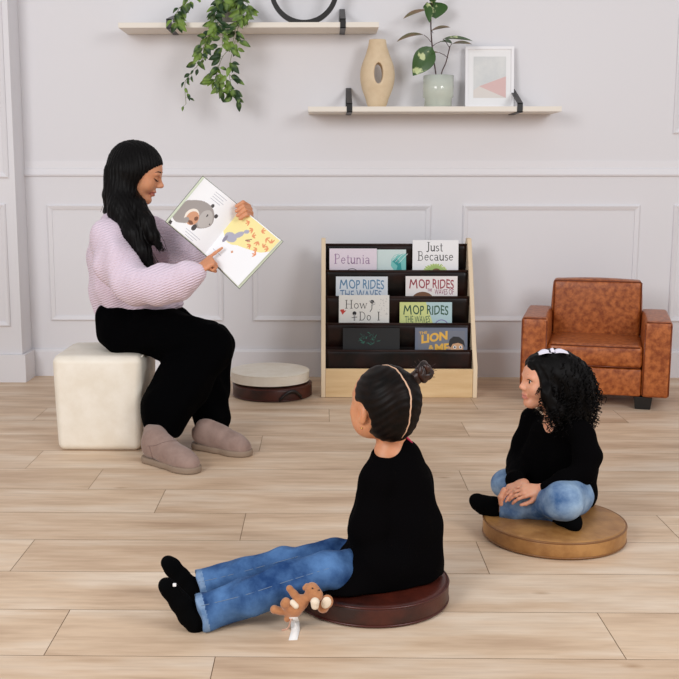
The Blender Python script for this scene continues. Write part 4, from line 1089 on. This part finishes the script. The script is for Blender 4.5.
# slicked hair with a centre parting and two buns
sd = SDF(.008)
sd.el(Q1(-.085, 0, .13), (.455*H1, .375*H1, .40*H1), R1, k=.02)
sd.el(Q1(-.16, 0, -.08), (.34*H1, .31*H1, .30*H1), R1, k=.02)
sd.el(Q1(.42, 0, -.14), (.40*H1, .6*H1, .44*H1), R1, k=.006, op='s')            # face
for s in (-1, 1): sd.el(Q1(.0, .40*s, -.13), (.22*H1, .21*H1, .22*H1), R1, k=.008, op='s')
part = [Q1(.40*math.cos(a)*1.02-.085, 0, .13+.405*math.sin(a)) for a in [R(52+i*8) for i in range(20)]]
R1n = np.array(R1); c1n = np.array(hc1)
part_x = lambda X: (X-c1n)@R1n/H1
def hp(X, d):
    q = part_x(X); rad = np.hypot(q[:, 0]+.085, q[:, 2]-.13)
    ang = np.arctan2(q[:, 2]-.08, q[:, 0]+.05)
    wob = .010*np.sin(ang*5)
    on = (np.abs(q[:, 1]-wob) < .05)
    groove = .0018*np.exp(-(q[:, 1]/.03)**2)
    lines = .0007*np.sin(q[:, 2]*60+q[:, 0]*26+5*np.sin(q[:, 1]*7+q[:, 0]*4))
    return (d+groove+lines).astype('f')
sd.post = hp
sdf_obj('hair', sd, .0018, [M_hair1], G1)
ct = Q1(-.09, 0, .04); f_, l_, u_ = frame(hf1); pp = []
for i in range(40):
    a_ = R(62+i*4.1); dr = f_*math.cos(a_)+u_*math.sin(a_); ts = np.linspace(.02, .16, 220); Pn = np.array([ct+dr*t for t in ts], 'f'); dd = sd.ev(Pn)
    pp.append(ct+dr*(float(ts[int(np.argmax(dd > 0))])-.0006)+l_*.0016*math.sin(i*.55))
MB().tube(pp, [.0012+.0012*math.sin(math.pi*i/39)**.5 for i in range(40)], 8).build('hair_parting', mat('scalp_skin', (214, 172, 142), .6), G1, smooth=True)
def bun(c, r, base):
    m = MB()
    for t in range(3):
        pts = []
        for i in range(60):
            a = i/59*6.283*1.25+t*2.1; q = .62+.12*math.sin(a*2.5+t)
            ax1 = (Vector(c)-Vector(base)).normalized(); u = ax1.orthogonal().normalized(); v = ax1.cross(u)
            pts.append(Vector(c)+(u*math.cos(a)+v*math.sin(a))*r*q+ax1*r*(.55*math.sin(a*1.5+t*2.1)))
        m.tube(pts, [r*.36*(.6+.4*math.sin(math.pi*min(1, (i+3)/62))) for i in range(60)], 10)
    m.tube(cr_spline([base, Vector(base).lerp(Vector(c), .6), c], 4), [r*.75]*8+[r*.6], 12)
    rr = random.Random(2)
    for i in range(14):
        a = rr.uniform(0, 6.28); p = Vector(c)+Vector((math.cos(a), rr.uniform(-.4, .4), math.sin(a)))*r*.8
        m.tube([p, p+Vector((math.cos(a)+rr.uniform(-.3, .3), 0, math.sin(a)+.2))*r*.55], .0005, 4)
    o = m.build('hair_bun', mat('bun_hair', (22, 12, 9), .35, (64, 36, 26), scale=60, spec=.4), G1, smooth=True)
    return o
rb_ = 8.2*S(2.62)
bun(P(424, 371.5, 2.60), rb_*1.12, P(408, 384, 2.60))
er = march(B1, 361.5, 428, 2.3, 2.8); m = MB(); m.tube([er, er+Vector((0, -.003, 0))], .0026, 8); m.build('earring', mat('gold_stud', (230, 190, 120), .25, metal=1), G1, smooth=True)
m = MB(); m.tube(cr_spline([P(405, 436, 2.615), P(411, 442, 2.62), P(415, 450, 2.63), P(417, 458, 2.645)], 6), .006, 8, flat=.5); m.build('strap', M_pink, G1, smooth=True)
# top
sd = SDF(.02)
sd.px([(395, 453, gY, 14), (396, 468, gY, 25), (396, 495, gY, 35), (396, 530, gY, 43), (396, 560, gY, 45), (394, 592, gY, 43)], k=.03, ax=(0, 1, 0), st=.85)
sd.chain([(P(384, 457, 2.59), .026), (P(376, 482, 2.56), .032), (P(368, 528, 2.54), .040), (P(366, 548, 2.58), .036)], k=.04)
sd.chain([(P(408, 454, 2.655), .026), (P(415, 476, 2.69), .034), (P(424, 528, 2.72), .040), (P(408, 540, 2.76), .034), (P(388, 540, 2.74), .030)], k=.04)
sd.px([(390, 592, 2.58, 34), (366, 589, 2.565, 28), (348, 594, 2.50, 20), (325, 601, 2.47, 12)], k=.03)  # hem lobe: black cloth, also standing in for the shadow under the thigh
sd.el((C1[0]+.025, C1[1], .10), (.12, .12, .05), k=.03)
sd.px([(378, 566, 2.53, 26), (366, 578, 2.53, 24)], k=.03)
sd.el(P(386, 439, 2.58), (.056, .056, .046), Matrix.Rotation(R(-18), 3, 'Y'), op='s', k=.006)
sd.bx((C1[0], C1[1], .0645-.2), (.4, .4, .2), .001, op='s', k=.004)
sd.post = folds(.0026, 9, 9)
sdf_obj('top', sd, .0028, M_cloth1, G1)
def jeans(legs, name, m, parent, pelvis, hems, cuts=None, h=.0028, seed=2, seams=(), amp=.0036, cuff=None):
    sd = SDF(.012)
    for l in legs: sd.px(l, k=.015)
    for p in pelvis: sd.el(*p, k=.03)
    for (pt_, nrm) in hems:
        nv = Vector(nrm).normalized(); Rm = Matrix((nv, nv.orthogonal().normalized(), nv.cross(nv.orthogonal().normalized()))).transposed()
        sd.bx(Vector(pt_)+nv*.075, (.075, .06, .06), .001, Rm, op='s', k=.002)
    fo = folds(amp, 15, seed); sd.post = fo
    def cf_(c):
        k = np.zeros(len(c), int)
        for (pt_, nrm) in hems:
            nv = np.array(Vector(nrm).normalized()); e = (c-np.array(pt_)); k |= ((e@nv > -.016) & (np.linalg.norm(e, axis=1) < .06)).astype(int)
        return k
    o = sdf_obj(name, sd, h, [m, mat('denim_cuff', (92, 122, 160), .85, (128, 152, 182), scale=40, spec=.1)], parent, cf_)
    o['kindless'] = 1; del o['kindless']; global JS; JS = sd
    return o
a1, a2 = P(199, 613, 2.405), P(199, 586, 2.575)
n1 = (P(199, 613, 2.405)-P(288, 588, 2.46)); n2 = (P(199, 586, 2.575)-P(284, 564, 2.62))
j1 = [[(366, 566, 2.60, 15), (350, 567, 2.55, 17), (330, 571, 2.50, 19), (288, 583, 2.465, 19.5), (245, 598, 2.43, 19.5), (203, 612, 2.41, 18.5), (190, 616, 2.405, 18)],
      [(372, 566, 2.68, 24), (330, 561, 2.65, 21), (284, 564, 2.62, 17), (245, 574, 2.59, 16.5), (203, 584.5, 2.575, 15), (190, 588, 2.57, 15)]]
jo = jeans(j1, 'jeans', M_jean1, G1, [((C1[0]+.03, C1[1]+.02, .12), (.09, .08, .05))], [(a1, n1), (a2, n2)])
seamline([(330, 568), (288, 581), (245, 595), (201, 606)], jo, 2.2, 2.7)
seamline([(300, 556), (260, 567), (222, 577), (199, 582)], jo, 2.3, 2.8)
def sock(pts, z0=None, logo=None):
    sd = SDF(.01); sd.px(pts, k=.008); sd.post = folds(.0006, 20, 1)
    o = sdf_obj('sock', sd, .0022, M_sock, SOCKP); return o
SOCKP = G1
s1 = sock([(206, 612, 2.41, 13.5), (196, 621, 2.405, 11.5), (190, 615, 2.40, 11.5), (180, 602, 2.39, 10), (170, 590, 2.385, 9), (166.5, 586, 2.38, 8.5)])
s2 = sock([(206, 585, 2.575, 12), (195, 594, 2.57, 11), (189, 588, 2.565, 11), (181, 578, 2.56, 9.5), (172, 567, 2.555, 8.5), (168, 563, 2.55, 7.5)])
m = MB(); p_ = P(174.5, 585, 2.362); m.box((p_.x-.004, p_.y-.002, p_.z-.0035), (p_.x+.004, p_.y+.004, p_.z+.0035)); m.build('logo', M_white, s1, bevel=.001)
# ================================================================== cross-legged girl
G2 = thing('person', 'cross-legged girl with curly black hair and white bow in a black top and jeans', 'person', (C2[0], C2[1]+.1, .06))
bY = 3.24; sd = SDF(.01); H2 = .186
hf2 = Vector((-.955, -.20, .06)); hc2 = P(547, 381.5, 3.2)
Q2, R2 = head(sd, hc2, hf2, (0, 0, 1), H2, 1, .55)
sd.rc(Q2(-.08, 0, -.30), P(558, 424, 3.235), .032, .033, k=.03)
sd.px([(543, 427, 3.27, 7), (556, 430, 3.22, 10), (568, 434, 3.18, 7)], k=.03)
sd.px([(560, 446, bY, 20), (564, 466, bY, 22), (568, 482, bY, 22)], k=.03, ax=(0, 1, 0), st=1.15)
shn, shf = P(579, 434, 3.12), P(533, 420, 3.33); en_, ef = P(582, 474, 3.06), P(518, 462, 3.30)
wn_, wf = P(541, 489, 3.05), P(516, 487, 3.12)
sd.chain([(shn, .020), (en_, .020), (wn_, .0165)], k=.02); sd.chain([(shf, .020), (ef, .020), (wf, .0165)], k=.02)
dn = P(512, 492, 3.03)-wn_
hand(sd, wn_, dn, Vector((-.1, -.65, .75)), .112, (.42, .42, .46, .5), .06, (.1, .1), side=1, k=.0035)
df = P(512, 500, 3.03)-wf
hand(sd, P(524, 484, 3.10), P(502, 492, 3.055)-P(524, 484, 3.10), Vector((-.2, -.3, .9)), .104, (.3, .36, .42, .5), .08, (.1, -.1), side=1, k=.0035)
sd.px([(516, 486, 3.12, 5.5), (524, 484, 3.10, 5.5)], k=.01)
sd.chain([(P(504, 490, 3.045), .0085), (P(500.5, 497, 3.04), .0078), (P(501, 504, 3.045), .0068)], k=.004)
L2 = [[(575, 489, 3.20, 14), (566, 499, 3.07, 12), (507, 508, 3.11, 9), (494, 506, 3.12, 6), (480, 504, 3.13, 5)],
      [(560, 486, 3.28, 14), (506, 483, 3.30, 11), (556, 514, 3.06, 7), (570, 522, 2.99, 5.5)]]
for l in L2: sd.px(l, k=.02)
lip2 = np.array(Q2(.395, 0, -.253))
def mf2(c):
    v = (c-lip2)@np.array(R2); return ((np.abs(v[:, 2]) < .0075) & (v[:, 0] > -.010) & (np.abs(v[:, 1]) < .016)).astype(int)
M_lip2 = mat('pink_lip', (204, 128, 112), .45)
sdf_obj('body', sd, .0024, [M_skin2, M_lip2], G2, mf2)
facebits(Q2, H2, G2, k=.8)
# curly hair
sd = SDF(.02)
sd.el(Q2(-.11, 0, .15), (.505*H2, .44*H2, .41*H2), R2, k=.02); sd.el(Q2(.10, 0, .31), (.265*H2, .33*H2, .15*H2), R2, k=.01)
sd.el(P(568, 388, 3.22), (.082, .095, .092), k=.03); sd.el(P(570, 408, 3.22), (.066, .085, .062), k=.03)
sd.px([(546, 392, 3.13, 8), (556, 410, 3.13, 9)], k=.02)
cF2 = P(523, 394, 3.2)
sd.el(Q2(.46, 0, -.20), (.26*H2, .6*H2, .44*H2), R2, k=.008, op='s')
hs = SDF(.02); hs.p = list(sd.p)
sd.post = folds(.0018, 34, 3, 8)
ho = sdf_obj('hair', sd, .003, M_curl, G2)
me = ho.data; nv = len(me.vertices); co = np.empty(nv*3, 'f'); me.vertices.foreach_get('co', co); co = co.reshape(-1, 3)+np.array(wloc(G2))
nm = np.empty(nv*3, 'f'); me.vertices.foreach_get('normal', nm); nm = nm.reshape(-1, 3)
rr = random.Random(21); mb = MB(); cc = P(562, 392, 3.22); cnt = 0
while cnt < 420:
    i = rr.randrange(nv); p = Vector(co[i].tolist()); nn = Vector(nm[i].tolist())
    q = part2 = ((p-hc2)@Matrix(R2)) if False else None
    loc = Matrix(R2).transposed()@(p-hc2)/H2
    if loc.x > .12 and loc.z < .24: continue
    if loc.x > .12: continue
    if p.z < cc.z-.12 and rr.random() < .3: continue
    cnt += 1
    L_ = rr.uniform(.035, .06) if loc.z > -.1 else rr.uniform(.03, .05); turns = rr.uniform(1.6, 3); R_ = rr.uniform(.0035, .006)
    out = Vector((nn.x, nn.y, 0)); dirv = (Vector((0, 0, -1))+out*.35+Vector((rr.gauss(0, .15), rr.gauss(0, .15), 0))).normalized()
    u = dirv.orthogonal().normalized(); v = dirv.cross(u); ph = rr.uniform(0, 6.28); pts = []
    for k in range(22):
        t = k/21; a = ph+t*turns*6.283
        pts.append(p+nn*.004*min(1, t*4)+dirv*L_*t+(u*math.cos(a)+v*math.sin(a))*R_*(.5+.5*min(1, t*3)))
    mb.tube(pts, [.0021*(1-.55*k/21) for k in range(22)], 5)
for (px_, py_, dx, L_, Y_) in ((545, 402, -3, .035, 3.12), (541, 398, -2, .022, 3.12), (547, 410, -1, .028, 3.11), (550, 415, 0, .02, 3.10), (541, 388, -3, .02, 3.12), (593, 410, 3, .035, 3.2), (595, 416, 2, .03, 3.22), (590, 418, 3, .03, 3.2), (597, 404, 3, .03, 3.22), (546, 417, 0, .012, 3.1)):
    for rep in range(3):
        p = P(px_+rr.uniform(-1.5, 1.5), py_+rr.uniform(-2, 2), Y_); ph = rr.uniform(0, 6.28); pts = []
        for k in range(26):
            t = k/25; a = ph+t*2.4*6.283; pts.append(p+Vector((dx*.001*t*3+math.cos(a)*.005, math.sin(a)*.005, -L_*t)))
        mb.tube(pts, [.0013*(1-.4*k/25) for k in range(26)], 5)
mb.build('curls', M_curl, G2, smooth=True)
# bow
M_bow = mat('white_ribbon', (240, 234, 246), .6)
bc = P(552, 352.5, 3.185); bw_ = thing('x', None, None, (0, 0, 0)); bpy.data.objects.remove(bw_)
mb = MB()
for s, (tx_, ty_) in ((-1, (538.5, 353.5)), (1, (568, 352.5))):
    tp_ = P(tx_, ty_, 3.17); d = tp_-bc; pts = []
    up = Vector((0, -.2, 1)); wv = Vector((0, 1, .2))
    vs = []
    for i in range(13):
        t = i/12
        for j in range(5):
            w__ = (j/4-.5)
            vs.append(bc+d*t+wv*w__*(.012+.03*math.sin(math.pi*min(1, t*.75+.1)))+up*(.007*math.sin(math.pi*t)+.002*math.cos(j*2.5)))
    mb.add(vs, [(i*5+j, i*5+j+1, (i+1)*5+j+1, (i+1)*5+j) for i in range(12) for j in range(4)])
mb.tube([bc+Vector((0, -.014, .003)), bc+Vector((0, 0, .009)), bc+Vector((0, .014, .003))], .006, 8)
bo = mb.build('bow', M_bow, G2, smooth=True); sm_ = bo.modifiers.new('solid', 'SOLIDIFY'); sm_.thickness = .002
# top
sd = SDF(.02)
sd.px([(571, 488, bY, 26), (566, 466, bY, 28), (562, 448, bY, 25), (558, 434, bY, 18)], k=.02, ax=(0, 1, 0), st=1.1)
sd.px([(540, 424, 3.31, 10), (556, 434, 3.24, 14), (575, 430, 3.15, 13)], k=.02)
sd.px([(545, 438, 3.27, 15), (540, 458, 3.26, 19), (545, 480, 3.24, 18)], k=.02)
sd.chain([(P(531, 418, 3.33), .033), (P(524, 440, 3.32), .033), (ef, .035), (P(514, 480, 3.15), .024), (P(520, 486, 3.115), .021)], k=.02)
sd.chain([(P(582, 436, 3.13), .038), (P(587, 456, 3.09), .040), (P(584, 472, 3.07), .036), (P(563, 480, 3.05), .028), (P(546, 487, 3.045), .022)], k=.02)
sd.el(P(550, 414, 3.15), (.030, .07, .048), op='s', k=.008)
sd.post = folds(.0028, 12, 14)
sdf_obj('top', sd, .0028, M_cloth1, G2)
j2 = [[(572, 489, 3.20, 15), (573, 496, 3.08, 19), (563, 501, 2.99, 19), (540, 504, 3.08, 15), (516, 508, 3.10, 13), (500, 508, 3.115, 11.5)],
      [(560, 484, 3.28, 17), (520, 480, 3.31, 14), (505, 484, 3.29, 13), (520, 496, 3.2, 11), (545, 510, 3.09, 9.5), (556, 514, 3.05, 9)]]
ha = P(500, 508, 3.115); hb2 = P(560, 516, 3.04)
jo = jeans(j2, 'jeans', M_jean2, G2, [((P(568, 488, 3.26).x, 3.26, .115), (.088, .10, .055))], [(ha, P(494, 508, 3.12)-P(520, 508, 3.10)), ], seed=6, amp=.002)
SOCKP = G2
sock([(501, 508, 3.12, 9), (494, 507, 3.12, 10), (484, 505, 3.13, 9.5), (478, 502, 3.13, 8), (476, 500, 3.13, 6.5)])
sock([(553, 511, 3.06, 9), (565, 518, 3.02, 10), (572, 521, 2.99, 9.5), (574, 524, 2.975, 8)])
# ================================================================== plush toy
M_plush = mat('brown_plush', (190, 132, 90), .95, (168, 112, 74), scale=30, sheen=.4, bump=.5, bscale=500, spec=.1)
M_plush2 = mat('cream_plush', (230, 214, 192), .95, bump=.4, bscale=500, spec=.1)
tY = 2.385
tb = PZ(293, 615)
toy = thing('plush_toy', 'small brown plush animal with a white cloth tag lying beside the jeans leg', 'soft toy', (P(293, 610, tY).x, tY, .001))
sd = SDF(.008); T = lambda a, b, r, dy=0: (a, b, tY+dy, r)
sd.px([T(294, 609, 8.5), T(301, 602, 7.5)], k=.008)                      # body
sd.px([T(308, 597, 4.5), T(312, 591, 7)], k=.008); sd.px([T(312, 588, 5.5), T(316, 595, 7)], k=.008)
sd.px([T(299, 600, 4), T(294, 594, 3.6), T(289.5, 588.5, 3.4)], k=.005)       # raised arm
sd.px([T(289, 611, 4.5), T(285, 604, 4.3, -.01), T(286, 602, 4.5, -.01)], k=.005)
sd.px([T(288, 612, 4.2), T(280, 611, 3.6), T(274.5, 609.5, 4.4)], k=.005)
sd.px([T(290, 616, 4), T(287, 619, 3.2)], k=.005); sd.px([T(318, 602, 4.5, .01), T(323, 607, 6, .012)], k=.006)
sdf_obj('body', sd, .0016, M_plush, toy)
def plain(name, prims, m, h=.0014, k=.004, parent=toy):
    s_ = SDF(k); [s_.px(p, k=k) for p in prims]; return sdf_obj(name, s_, h, m, parent)
plain('muzzle', [[T(315, 602, 4.6, -.022), T(315, 606, 3.8, -.022)]], M_plush2)
e_ = SDF(.003); ec = P(326.5, 602, tY); e_.el(ec, (.016, .006, .019), Matrix.Rotation(.4, 3, 'Y'), k=.003); e_.el(ec+Vector((-.004, -.012, 0)), (.010, .010, .012), op='s', k=.003)
ear = sdf_obj('ear', e_, .0013, M_plush, toy)
e_ = SDF(.003); e_.el(ec+Vector((-.001, -.004, 0)), (.0125, .004, .0155), Matrix.Rotation(.4, 3, 'Y'), k=.003); sdf_obj('ear_lining', e_, .0013, M_plush2, ear)
plain('ear', [[T(307, 586, 2.8, .005), T(305, 588, 2.6, .005)], ], M_plush)
plain('chest_patch', [[T(292.5, 602.5, 3, -.012), T(296, 606, 3, -.017)]], M_plush2)
plain('eye', [[T(312.4, 588.2, .8, -.0165), T(312.6, 588.4, .8, -.0165)]], M_iris, .0006, .001)
plain('eye', [[T(319, 590, .8, -.014), T(319.2, 590.2, .8, -.014)]], M_iris, .0006, .001)
mb = MB(); pts = [(P(293.5, 618, 2.365), .0), (PZ(295, 622, .012), 0), (PZ(295.5, 630, .002), 0), (PZ(293, 640, .0012), 0)]
vs = []
for i, (p, _) in enumerate(pts): vs += [p+Vector((-.0105, 0, 0)), p+Vector((.0105, .002, 0))]
mb.add(vs, [(2*i, 2*i+1, 2*i+3, 2*i+2) for i in range(len(pts)-1)])
tg = mb.build('cloth_tag', mat('white_tag', (236, 232, 228), .7), toy, smooth=True); sm_ = tg.modifiers.new('solid', 'SOLIDIFY'); sm_.thickness = .0012; sm_.offset = 1
mb = MB(); mb.tube(cr_spline([P(291, 619, 2.37), PZ(288, 628, .004), PZ(282, 630, .004)], 6), .002, 6, flat=.5); mb.build('ribbon', mat('peach_ribbon', (226, 178, 156), .6), toy, smooth=True)
# ================================================================== light
w = bpy.data.worlds.new('world'); SC.world = w; w.use_nodes = True
bg = w.node_tree.nodes['Background']; bg.inputs[0].default_value = (.97, .97, 1, 1); bg.inputs[1].default_value = .52
def area(name, loc, tgt, sx, sy, e, c=(1, 1, 1)):
    d = bpy.data.lights.new(name, 'AREA'); d.shape = 'RECTANGLE'; d.size = sx; d.size_y = sy; d.energy = e; d.color = c
    o = bpy.data.objects.new(name, d); COL.objects.link(o); o.location = loc
    o.rotation_euler = (Vector(tgt)-Vector(loc)).to_track_quat('-Z', 'Y').to_euler(); return o
area('window_light', (-2.6, -.6, 2.5), (.2, 4.6, .5), 1.8, 1.8, 130, (.98, .985, 1))
area('room_light', (2.8, .2, 2.6), (-.2, 5.0, .5), 1.6, 1.6, 82, (.98, .985, 1))
SC.view_settings.view_transform = 'Standard'; SC.view_settings.look = 'None'; SC.view_settings.exposure = 0; SC.view_settings.gamma = 1
SC.view_settings.use_curve_mapping = False
